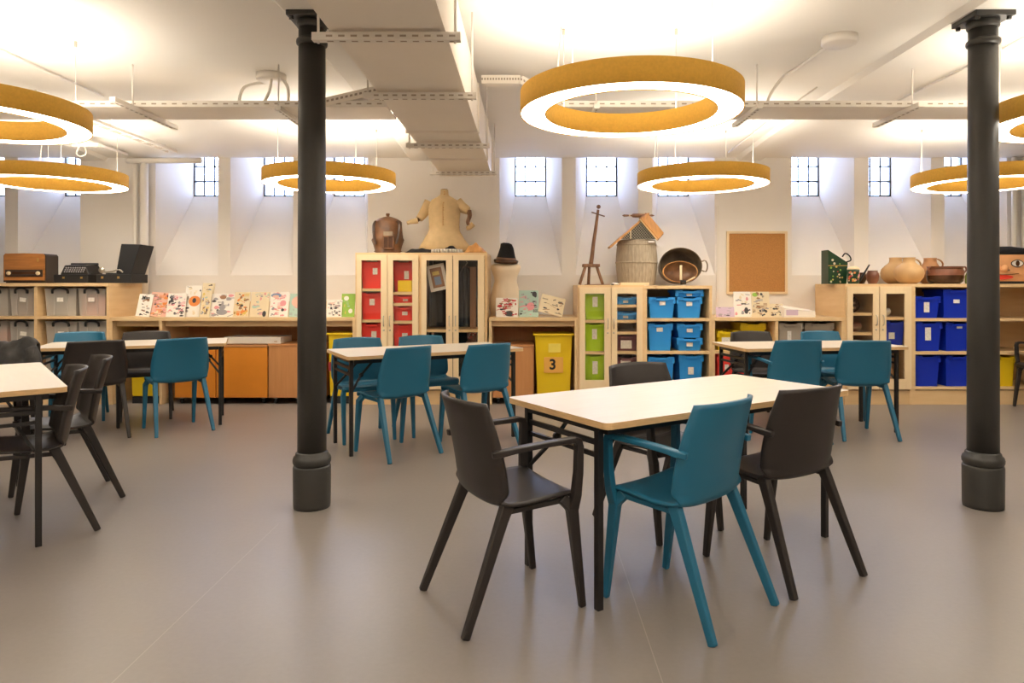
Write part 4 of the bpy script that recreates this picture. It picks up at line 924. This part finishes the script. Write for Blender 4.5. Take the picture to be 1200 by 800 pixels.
# three-legged stand
d = 7.72; k = d / F; t = thing('wooden_stand', 'dark three-legged wooden stand with a tall crooked post and crossbar', 'stand', (px(692.5, d), d + .05, ZM + .004)); Z = lambda p: (333.5 - p) * k; X = lambda p: (p - 692.5) * k
MB().box(X(683), X(703), -.07, .07, Z(312.5), Z(309), 'oldwood').build('stool_top', t, bevel=.004)
for a, c_, yy in ((686, 679, -.08), (691.5, 691, .10), (699.5, 706, -.08)):
    MB().sweep([(X(a), yy * .5, Z(312)), (X(c_), yy, 0.004)], .034, .034, 'oldwood', n=8, smooth=True).build('leg', t)
MB().sweep(spline([(X(693), 0, Z(309)), (X(694.5), 0, Z(298)), (X(696), 0, Z(285)), (X(698.5), 0, Z(268)), (X(700), 0, Z(256)), (X(701.5), 0, Z(245))], 4), n13(.05, .03, 21), n13(.045, .03, 21), 'oldwood', n=8, smooth=True).build('post', t)
MB().sweep([(X(693.5), -.02, Z(248)), (X(709), -.02, Z(253))], .016, .014, 'oldwood', n=8, ref=(0, 1, 0)).build('crossbar', t)
MB().ell((X(702), 0, Z(241.5)), (.024, .024, .024), 'oldwood').build('ball', t)

# barrel, gable rack, rolling pin
d = 7.80; k = d / F; t = thing('barrel', 'weathered wooden barrel standing on the low cupboard, under the gabled rack', 'barrel', (px(747.5, d), d + .10, ZM + .001)); Z = lambda p: (333.5 - p) * k
prf = [(21 * k, 0), (22 * k, .02), (23.2 * k, Z(322)), (24.3 * k, Z(312)), (24.4 * k, Z(306)), (24.2 * k, Z(298)), (23.4 * k, Z(290)), (22.4 * k, Z(282)), (21.8 * k, Z(280.5)), (21 * k, Z(280.5)), (20.5 * k, Z(282))]
b = MB(); n = 72; vs = []; fs = []
for r, z in prf:
    for i in range(n): a = 2 * PI * i / n; rr = r - (.003 if i % 2 else 0); vs.append((rr * math.cos(a), rr * math.sin(a), z))
for j in range(len(prf) - 1):
    for i in range(n): fs.append((j * n + i, j * n + (i + 1) % n, (j + 1) * n + (i + 1) % n, (j + 1) * n + i))
fs += [tuple(reversed(range(n))), tuple(range((len(prf) - 1) * n, len(prf) * n))]
b.add(vs, fs, 'barrel', False); b.build('staves', t)
for p_ in (307, 286): 
    z = Z(p_); r = (24.6 if p_ == 307 else 23.2) * k
    MB().lathe([(r - .003, z - .011), (r + .003, z - .009), (r + .003, z + .009), (r - .003, z + .011)], 'barrel', 48, cap=False).build('hoop', t)
MB().box(.10, .17, -22.7 * k, -22.7 * k + .01, Z(284.5), Z(282.5), 'pap').build('paper_tag', t)
zb2 = ZM + Z(280.3)
t = thing('gabled_rack', 'gable-shaped wooden rack with wire mesh front leaning on top of the barrel', 'rack', (px(748.5, d), d + .02, zb2)); Z = lambda p: (280.5 - p) * k; X = lambda p: (p - 748.5) * k
MB().prism([(X(713), Z(289)), (X(758), Z(250)), (X(758.5), Z(252.5)), (X(714), Z(291))], -.16, .06, 'midwood').build('left_board', t)
T = Matrix.Identity(4)
b = MB(); P = [Vector((X(747.5), -.17, Z(257))), Vector((X(768), -.17, Z(281))), Vector((X(777), -.02, Z(273))), Vector((X(757.5), -.02, Z(249.5)))]
nrm = (P[1] - P[0]).cross(P[3] - P[0]).normalized(); off = nrm * .012
b.add([p for p in P] + [p + off for p in P], [(0, 1, 2, 3), (7, 6, 5, 4), (0, 4, 5, 1), (1, 5, 6, 2), (2, 6, 7, 3), (3, 7, 4, 0)], 'midwood'); b.build('right_panel', t)
b = MB()
for i in range(4): b.sweep([P[i] - off * .5, P[(i + 1) % 4] - off * .5], .014, .02, 'oldwood' if i else 'wood', ref=tuple(nrm))
b.build('panel_rim', t)
tri = [(X(725), Z(280.5)), (X(767), Z(280.5)), (X(748), Z(258))]
b = MB(); a0, a1, a2 = [Vector((x, -.150, z)) for x, z in tri]
N = 14
for i in range(N + 1):          # woven wire in two directions
    f = i / N
    p, q = a0.lerp(a1, f), a0.lerp(a2, f)
    if i: b.sweep([p, q], .006, .003, 'rust', ref=(0, 1, 0))
    p, q = a1.lerp(a0, f), a1.lerp(a2, f)
    if i: b.sweep([p + Vector((0, .003, 0)), q + Vector((0, .003, 0))], .006, .003, 'rust', ref=(0, 1, 0))
b.add([a0 + Vector((0, .02, 0)), a1 + Vector((0, .02, 0)), a2 + Vector((0, .02, 0))], [(0, 1, 2)], 'meshback')  # dark sheet close behind the wires, so the mesh holes read dark
b.build('wire_mesh', t); MB().box(X(736.5), X(737.5), -.158, -.152, 0, Z(267), 'cream').build('upright', t)
t = thing('rolling_pin', 'dark turned rolling pin resting across the ridge of the gabled rack', 'rolling pin', (px(748.5, d), d + .01, zb2 + Z(252)))
T = Matrix.Rotation(PI / 2, 4, 'Y')
MB().lathe([(.004, X(729.5)), (.013, X(731.5)), (.012, X(735)), (.007, X(738)), (.008, X(740)), (.022, X(742)), (.024, X(748)), (.022, X(756)), (.009, X(758)), (.008, X(761)), (.013, X(764)), (.004, X(767))], 'oldwood', 16, T=T).build('roller', t)
MB().lathe([(.0125, X(737)), (.0125, X(738.6))], 'cream', 14, T=T).build('ring', t)

# copper oval tub on its side with a basket in it
d = 7.66; k = d / F; t = thing('metal_tub', 'dented oval copper tub lying on its side with its mouth to the room', 'tub', (px(799.5, d), d + .0, ZM + .001)); a, c_ = 25.5 * k, 21.5 * k
T = Matrix.Translation((0, .18, c_ + .003)) @ Matrix.Rotation(PI / 2 - .12, 4, 'X')
o = MB().lathe([(.001, -.16), (.72, -.16), (.80, -.15), (.97, .02), (1.0, .10), (1.02, .105), (1.01, .11), (.985, .10), (.955, .02), (.78, -.135), (.001, -.145)][0:0] + [(.001, -.16), (a * .80, -.16), (a * .86, -.15), (a * .96, .02), (a * .985, .10), (a, .105), (a * 1.0, .112), (a * .97, .10), (a * .94, .02), (a * .83, -.138), (.001, -.145)], 'zinc', 48, T=T, sy=c_ / a, cap=False).build('shell', t)
MB().tube(spline([(a * .94, .06, c_ + .06), (a * 1.12, .06, c_ + .07), (a * 1.22, .06, c_ + .02), (a * 1.16, .06, c_ - .05), (a * .96, .06, c_ - .04)], 5), .008, 'zinc', 8).build('handle', t)
t = thing('oval_basket', 'low oval wooden basket lying inside the copper tub', 'basket', (px(799, d), d + .09, ZM + .015)); a, c_ = 21 * k, 13 * k
T = Matrix.Translation((0, .02, c_ + .005)) @ Matrix.Rotation(PI / 2 - .2, 4, 'X')
MB().lathe([(.001, -.03), (a * .93, -.03), (a, .03), (a * 1.0, .04), (a * .93, .04), (a * .88, -.01), (.001, -.02)], 'leather', 40, T=T, sy=c_ / a, cap=False).build('body', t)
MB().lathe([(a * .93, .036), (a * .97, .048), (a * 1.01, .036)], 'midwood', 40, T=T, sy=c_ / a, cap=False).build('rim', t)
MB().box(-.012, .012, -.05, -.03, .04, .21, 'p_crm').build('handle', t)
t = thing('iron_trowel', 'dark iron tool with a pale handle lying in the mouth of the copper tub', 'tool', (px(800, d), d - .02, ZM + .002))
MB().tube([(-.03, 0, .03), (.03, -.01, .03)], [.028, .022], 'black', 10).build('blade', t); MB().tube([(.02, -.01, .03), (.13, -.02, .09)], .008, 'p_crm', 8).build('handle', t)
tag(MB().box(-.155, .155, -.06, .06, 0, .028, 'door').build('birch_tray', loc=(px(743, 7.52), 7.50, ZM), bevel=.002), 'small birch board lying in front of the barrel', 'board')
t = thing('paper_scraps', 'crumpled white paper beside the three-legged stand', 'paper', (px(721, 7.5), 7.50, ZM)); 
MB().ell((0, 0, .014), (.045, .03, .014), 'pap', 9, 5).build('paper', t); MB().box(-.05, -.02, -.032, -.02, 0, .012, 'black').build('clip', t)
tag(MB().box(-.14, .14, -.03, .03, 0, .008, 'oldwood').build('wooden_strip', loc=(px(700, 7.5), 7.49, ZM + .001)), 'thin dark slat lying at the foot of the three-legged stand', 'slat')

# ------------------------------------------------------------------ right-hand pottery
d = 7.62; k = d / F; Z = lambda p: (332 - p) * k
t = thing('coal_scuttle', 'dark green painted scuttle with a slanted top at the left of the pottery', 'scuttle', (px(981, d), d + .1, ZR)); X = lambda p: (p - 981) * k
b = MB().prism([(X(971.5), 0), (X(993), 0), (X(994.5), Z(307)), (X(971.5), Z(292))], -.08, .1, 'dkgreen')
rr = random.Random(4)
for i in range(18):
    x, z = X(973.5) + rr.uniform(0, X(988) - X(973.5)), .02 + rr.uniform(0, Z(304)); q = rr.uniform(.006, .016); n = 8
    b.add([(x + q * math.cos(2 * PI * j / n), -.0815, z + q * math.sin(2 * PI * j / n)) for j in range(n)], [tuple(range(n))], rr.choice(['p_org', 'p_ylw', 'p_crm', 'p_rd', 'p_grn']))
b.build('body', t); MB().box(X(971.5), X(994), -.083, -.079, Z(311), Z(310), 'gold').build('gilt_line', t)
MB().tube(spline([(X(990), -.04, Z(300)), (X(993), -.05, Z(296)), (X(998), -.05, Z(299)), (X(999.5), -.05, Z(304)), (X(995), -.04, Z(306))], 5), .008, 'black', 8).build('handle', t)
t = thing('painted_can', 'small can painted with flowers with a long dark spout, beside the green scuttle', 'watering can', (px(995, d), d - .10, ZR + .001)); X = lambda p: (p - 994) * k
can = MB().lathe([(.055, 0), (.06, .02), (.062, .12), (.064, .16)], 'dkgreen', 32); MB().lathe([(.066, .155), (.062, .172), (.035, .19), (.012, .195)], 'cream', 32).build('lid', t)
b = can
for i in range(26):
    an = -PI / 2 + rr.uniform(-1.2, 1.2); z = rr.uniform(.03, .13); q = rr.uniform(.007, .015); r = .0635
    c0 = Vector((r * math.cos(an), r * math.sin(an), z)); tn = Vector((-math.sin(an), math.cos(an), 0)); n = 8
    b.add([c0 + tn * q * math.cos(2 * PI * j / n) + Vector((0, 0, q * math.sin(2 * PI * j / n))) for j in range(n)], [tuple(range(n))], rr.choice(['p_org', 'p_ylw', 'p_crm', 'p_rd', 'p_pnk']))
b.build('body', t); MB().tube([(X(1000), -.01, .02), (X(1011), -.03, Z(310))], [.014, .008], 'black', 10).build('spout', t)
def pot(name, p, dd, prof_px, m, label, cat, handle=None, h0=332):
    t = thing(name, label, cat, (px(p, dd), dd + .1, ZR + .001)); kk = dd / F
    out = [(r * kk, (h0 - q) * kk) for r, q in prof_px]; inn = [(out[-1][0] - .008, out[-1][1]), (out[-1][0] - .012, out[-1][1] - .03), (max(.01, out[-1][0] - .03), out[-1][1] - .05), (.001, out[-1][1] - .06)]
    MB().lathe(out + inn, m, 40).build('body', t)
    if handle:
        pts = [((a - p) * kk, -.0, (h0 - q) * kk) for a, q in handle]; MB().sweep(spline(pts, 5), .030, .014, m, ref=(0, 1, 0), n=8, smooth=True).build('handle', t)
    return t
jug = [(8, 332), (12, 329), (15.3, 324.5), (16.4, 319.5), (15.6, 315), (12.4, 311), (8.6, 308.2), (6.9, 306.5), (6.5, 303.5), (6.6, 302), (7.4, 300.8)]
pot('round_pot', 1055, 7.88, [(8, 332), (12.5, 328.5), (15.6, 324), (16.4, 319), (15.2, 314.5), (11.8, 310.5), (8.4, 308), (6.9, 306), (6.6, 303), (7, 300.8)], 'clay', 'large round sandy clay pot, leftmost of the three jugs', 'pot')
pot('round_jug', 1071, 7.56, jug, 'clay', 'large round sandy clay jug with a side handle, middle of the three', 'jug', [(1077, 303), (1081, 303.5), (1084.5, 307), (1085, 311), (1083.5, 314)])
pot('terracotta_jug', 1096, 7.86, [(8, 332), (11, 328), (12.8, 323), (12.6, 318), (11, 313.5), (8.8, 310), (7, 306.5), (6.6, 303), (7, 301.3)], 'clay2', 'reddish terracotta jug with a handle, behind the dark casserole', 'jug', [(1102, 302.5), (1106, 303), (1110, 306), (1111, 310), (1108, 314)])
pot('small_pot', 1028, 7.50, [(4.5, 332), (6.3, 328), (7.2, 323), (6.8, 319.5), (5.6, 317.8), (5.3, 317), (6, 316.3)], 'clayd', 'small reddish brown pot left of the large sandy jugs', 'pot')
pot('small_pot', 1013, 7.70, [(4.5, 332), (6.5, 328), (7.3, 324), (6.4, 321), (6.0, 319.5), (6.4, 318.6)], 'glaze', 'small dark glazed bowl-like pot beside the painted can', 'pot')
t = pot('casserole_pot', 1114, 7.54, [(15, 332), (18.5, 329), (19.5, 324), (19.3, 318), (18, 314.5), (18.6, 312.5), (19.6, 311.8)], 'glaze', 'wide dark glazed casserole with loop handles beside the right column', 'pot')
kk = 7.54 / F
MB().lathe([(19.55 * kk, (332 - 322) * kk), (19.6 * kk, (332 - 317) * kk), (18.3 * kk, (332 - 314.5) * kk), (19.0 * kk, (332 - 312.5) * kk), (20 * kk, (332 - 311.6) * kk)], 'clayd', 40, cap=False).build('upper_band', t)
MB().tube(spline([(-17.5 * kk, -.03, 19 * kk), (-21 * kk, -.04, 20 * kk), (-22.5 * kk, -.04, 16.5 * kk), (-20 * kk, -.04, 13 * kk)], 5), .009, 'clayd', 8).build('handle', t)
MB().tube(spline([(17.5 * kk, -.03, 19 * kk), (21 * kk, -.04, 20 * kk), (22.5 * kk, -.04, 16.5 * kk), (20 * kk, -.04, 13 * kk)], 5), .009, 'clayd', 8).build('handle', t)
t = thing('green_bottle', 'small olive green bottle between the casserole and the right column', 'bottle', (px(1136.5, 7.45), 7.45, ZR + .001)); kk = 7.5 / F
MB().lathe([(4.5 * kk, 0), (5 * kk, 2 * kk), (5 * kk, 9 * kk), (3 * kk, 14 * kk), (1.8 * kk, 17 * kk), (1.6 * kk, 22 * kk)], 'bottle', 24).build('body', t); MB().lathe([(2.3 * kk, 21 * kk), (2.5 * kk, 24 * kk), (1.4 * kk, 24.5 * kk)], 'bottle', 16).build('stopper', t)

# big painted head
d = 7.60; k = d / F; t = thing('carnival_mask', 'large painted papier head with a dark cap and red lips, right of the right column', 'mask', (px(1192, d), d + .16, ZR)); X = lambda p: (p - 1192) * k; Z = lambda p: (332 - p) * k
A = 33 * k
secs = [(0, A * .86, .13, 0, 0, 2.6), (Z(328), A * .90, .14, 0, 0, 2.6), (Z(320), A * .97, .15, 0, 0, 2.6), (Z(308), A, .155, 0, 0, 2.6), (Z(297.5), A * .97, .15, 0, 0, 2.6), (Z(295), A * .95, .148, 0, 0, 2.6)]
loft([(0, A * .865, .132, 0, 0, 2.6), (Z(329), A * .905, .142, 0, 0, 2.6)], 'black', 40).build('collar', t)
loft(secs, 'flesh', 40).build('face', t)
loft([(Z(297.5), A * .98, .153, 0, 0, 2.6), (Z(293), A * .93, .148, 0, 0, 2.4), (Z(290), A * .7, .12, -.02, 0, 2.2), (Z(287.5), A * .3, .06, -.04, 0)], 'blackfelt', 40).build('cap', t)
def yfront(x, z):
    zz = [s_[0] for s_ in secs]; aa = A * (.9 + .1 * min(1, z / Z(308))); q = abs(x / aa); return -.152 * (max(0, 1 - q ** 2.6)) ** (1 / 2.6)
def disc(cx_, cz, rx, rz, m, lift, n=24, top=1, squ=1.0):
    vs = []
    for j in range(n):
        a = 2 * PI * j / n; x = cx_ + rx * math.copysign(abs(math.cos(a)) ** squ, math.cos(a)); z = cz + rz * math.sin(a); vs.append((x, yfront(x, z) - lift, z))
    return MB().add(vs, [tuple(range(n))], m)
for s in (-1, 1):
    ex = X(1192.3) if s > 0 else X(1163)
    disc(ex, Z(308), 7.6 * k, 4.6 * k, 'black', .008, squ=1.3).build('eye_outline', t); e = disc(ex, Z(308), 6.6 * k, 3.7 * k, 'pap', .010, squ=1.3).build('eye', t); disc(ex, Z(308), 2.4 * k, 3.4 * k, 'glaze', .013).build('pupil', e)
MB().ell((X(1178), yfront(X(1178), Z(314)) - .005, Z(314)), (4.2 * k, .03, 4.5 * k), 'flesh').build('nose', t)
disc(X(1181), Z(316), 1.3 * k, 1.2 * k, 'oldwood', .032).build('nostril', t)
disc(X(1175), Z(324), 12.5 * k, 2.8 * k, 'lips', .010, squ=1.3).build('lips', t)
b = MB()
pts = [Vector((X(q), 0, Z(320.3 + .9 * math.sin((q - 1165) / 8)))) for q in range(1164, 1195, 3)]
for p in pts: p.y = yfront(p.x, p.z) - .008
b.sweep(pts, .006, .006, 'glaze', ref=(0, 1, 0)); b.build('whisker_line', t)

# ------------------------------------------------------------------ things behind glass
t = thing('picture_frame', 'white framed small picture hanging tilted behind the third glass door', 'picture', (fx(511), D + .10, fz(325)), 0); t.rotation_euler = (0, math.radians(-12), 0)
w, h = .10, .145
b = MB(); b.box(-w, w, -.01, .01, -h, -h + .035, 'pap'); b.box(-w, w, -.01, .01, h - .035, h, 'pap'); b.box(-w, -w + .035, -.01, .01, -h + .035, h - .035, 'pap'); b.box(w - .035, w, -.01, .01, -h + .035, h - .035, 'pap')
b.build('frame', t); q = MB().box(-w + .034, w - .034, -.004, .006, -h + .034, h - .034, 'p_brn'); q.box(-.035, .035, -.0055, -.004, -.08, .01, 'p_blu'); q.box(-.045, .03, -.006, -.004, .03, .07, 'p_ylw'); q.build('picture', t)
MB().tube([(-.02, .02, h), (-.01, .02, h + .06)], .002, 'p_gry', 6).build('cord', t)
def garment(pxa, pxb, ptop, label, m, dy=.25):
    x0, x1 = fx(pxa), fx(pxb); zt_ = fz(ptop); zb_ = fz(384); t = thing('hanging_costume', label, 'costume', ((x0 + x1) / 2, D + dy + .1, zb_)); w = (x1 - x0) / 2; H = zt_ - zb_
    def f(u, v):
        a = 2 * PI * u; sh = 1 - max(0, (v - .8) / .2) ** 2 * .75
        return (w * sh * math.cos(a) * (1 + .05 * math.sin(7 * a)), .07 * sh * math.sin(a) * (1 + .2 * math.sin(9 * a + v * 3)), H * v + .01)
    MB().grid(f, 48, 16, m).build('fabric', t); MB().tube(spline([(0, 0, H - .01), (0, 0, H + .03), (.02, 0, H + .05), (0, 0, H + .07)], 4), .003, 'chrome', 6).build('hook', t)
    MB().sweep([(-w * .5, 0, H - .005), (0, 0, H + .012), (w * .5, 0, H - .005)], .012, .012, 'oldwood', ref=(0, 1, 0)).build('hanger', t)
garment(498, 527, 322, 'dark costume hanging behind the third glass door', 'black')
garment(534, 551, 312, 'dark costume hanging behind the fourth glass door', 'black')
tag(MB().box(fx(549), fx(556), D + .20, D + .24, fz(386) + .001, fz(312), 'p_brn').build('wooden_plank', bevel=.003), 'upright dull brown board behind the fourth glass door', 'board')
MBs = MB().tube(spline([(fx(538), D + .09, fz(340)), (fx(542), D + .08, fz(343)), (fx(545), D + .08, fz(349)), (fx(547), D + .09, fz(353))], 5), .004, 'pap', 6)
t = thing('embroidered_pouch', 'small red patterned pouch on the lower shelf behind the fourth glass door', 'pouch', (fx(552), D + .14, fz(400)))
loft([(-.0, .045, .03, 0, 0), (.03, .055, .04, 0, 0), (.08, .058, .04, 0, 0), (.10, .05, .03, 0, 0)], 'clayd').build('body', t)
b = MB(); rr = random.Random(9)
for i in range(14): x, z = rr.uniform(-.04, .04), rr.uniform(.02, .09); b.box(x - .006, x + .006, -.044, -.041, z - .004, z + .004, rr.choice(['p_rd', 'p_crm', 'p_gry']))
b.build('pattern', t); t.location.z = z3
tag(MB().box(-.06, .06, -.05, .05, 0, 1.0, 'oldwood').build('display_plinth', loc=(0, 0, 0)), 'x', 'x'); o = bpy.data.objects['display_plinth']
o['label'] = 'dark wooden block under the patterned pouch behind the fourth glass door'; o['category'] = 'block'; o.scale = (1, 1, fz(401) - z3); o.location = (fx(552), D + .14, z3 + .002); t.location.z = fz(401) + .004
t = thing('small_figurine', 'small pale figurine on a dark block behind the third glass door', 'figurine', (fx(505), D + .14, fz(401) + .004))
loft([(0, .03, .02, 0, 0), (.03, .018, .015, 0, 0), (.05, .022, .018, 0, 0), (.07, .01, .01, 0, 0), (.09, .014, .014, 0, 0), (.10, .004, .004, 0, 0)], 'label', 14).build('body', t); MB().box(-.03, .10, -.02, .02, 0, .015, 'p_gry').build('base', t)
o2 = o.copy(); C.objects.link(o2); o2.location = (fx(508), D + .14, z3 + .002); o2['label'] = 'dark wooden block under the pale figurine behind the third glass door'
# pottery behind the right glass doors
def mini(px_, z, r, h, m, label, name='pottery_bowl', cat='bowl', dy=.12):
    t = thing(name, label, cat, (fx(px_), D + dy + .05, z + .002)); MB().lathe([(r * .5, 0), (r * .85, h * .3), (r, h * .6), (r * .8, h), (r * .7, h * .95), (r * .5, h * .4), (.001, h * .3)], m, 28).build('body', t)
    b = MB()
    for i in range(3): b.lathe([(r * (.86 + .05 * i) + .002, h * (.3 + .1 * i)), (r * (.87 + .05 * i) + .002, h * (.33 + .1 * i))], 'p_crm', 28, cap=False)
    b.build('stripes', t); return t
t = thing('flower_plate', 'dark plate painted with pale flowers behind the left door of the right cupboard', 'plate', (fx(1005.5), D + .15, fz(366.5) + .001)); 
T = Matrix.Translation((0, 0, .085)) @ Matrix.Rotation(PI / 2 - .15, 4, 'X')
_pl = MB().lathe([(.001, 0), (.05, 0), (.085, .012), (.088, .016), (.05, .006), (.001, .006)], 'glaze', 36, T=T)
b = _pl; rr = random.Random(12)
for i in range(9):
    x, y = rr.uniform(-.045, .045), rr.uniform(-.045, .045); n = 8; q = rr.uniform(.010, .018); b.add([T @ Vector((x + q * math.cos(2 * PI * j / n), y + q * math.sin(2 * PI * j / n), .0075 + i * .0003)) for j in range(n)], [tuple(range(n))], rr.choice(['p_crm', 'p_ylw', 'p_brn']))
b.build('body', t)
mini(1009, fz(389.5), .085, .10, 'clayd', 'brown bowl on the middle shelf behind the left door of the right cupboard')
mini(1010, fz(418), .085, .10, 'glaze', 'dark bowl on the lower shelf behind the left door of the right cupboard')
mini(1045, fz(371.5), .075, .09, 'label', 'pale bowl on the top shelf behind the right door of the right cupboard')
mini(1046, z3, .10, .19, 'clay2', 'tan pot on the bottom shelf behind the right door, under the table end', 'clay_pot', 'pot')
mini(1046, fz(405) - .002, .01, .01, 'clay', 'x') if False else None

# ================================================================== LIGHT, WORLD, CAMERA
w = bpy.data.worlds.new('World'); bpy.context.scene.world = w; w.use_nodes = True; nt = w.node_tree
bg = nt.nodes['Background']; bg.inputs[1].default_value = 22
tc = nt.nodes.new('ShaderNodeTexCoord'); sp = nt.nodes.new('ShaderNodeSeparateXYZ'); r = nt.nodes.new('ShaderNodeValToRGB')
nt.links.new(tc.outputs['Generated'], sp.inputs[0]); nt.links.new(sp.outputs[2], r.inputs[0]); nt.links.new(r.outputs[0], bg.inputs[0])
r.color_ramp.elements[0].color = (.52, .66, 1, 1); r.color_ramp.elements[1].color = (.38, .54, 1, 1)

cam = bpy.data.cameras.new('Camera'); co = bpy.data.objects.new('Camera', cam); C.objects.link(co)
co.location = (0, 0, EYE); co.rotation_euler = (PI / 2, 0, 0); cam.sensor_width = 36; cam.lens = 36 * F / 1200
cam.shift_x = -(VX - 600) / 1200; cam.shift_y = -(400 - VY) / 1200; cam.clip_start = .05
sc = bpy.context.scene; sc.camera = co
sc.view_settings.view_transform = 'Standard'; sc.view_settings.look = 'None'; sc.view_settings.exposure = 0.13; sc.view_settings.gamma = 1; sc.view_settings.use_curve_mapping = False
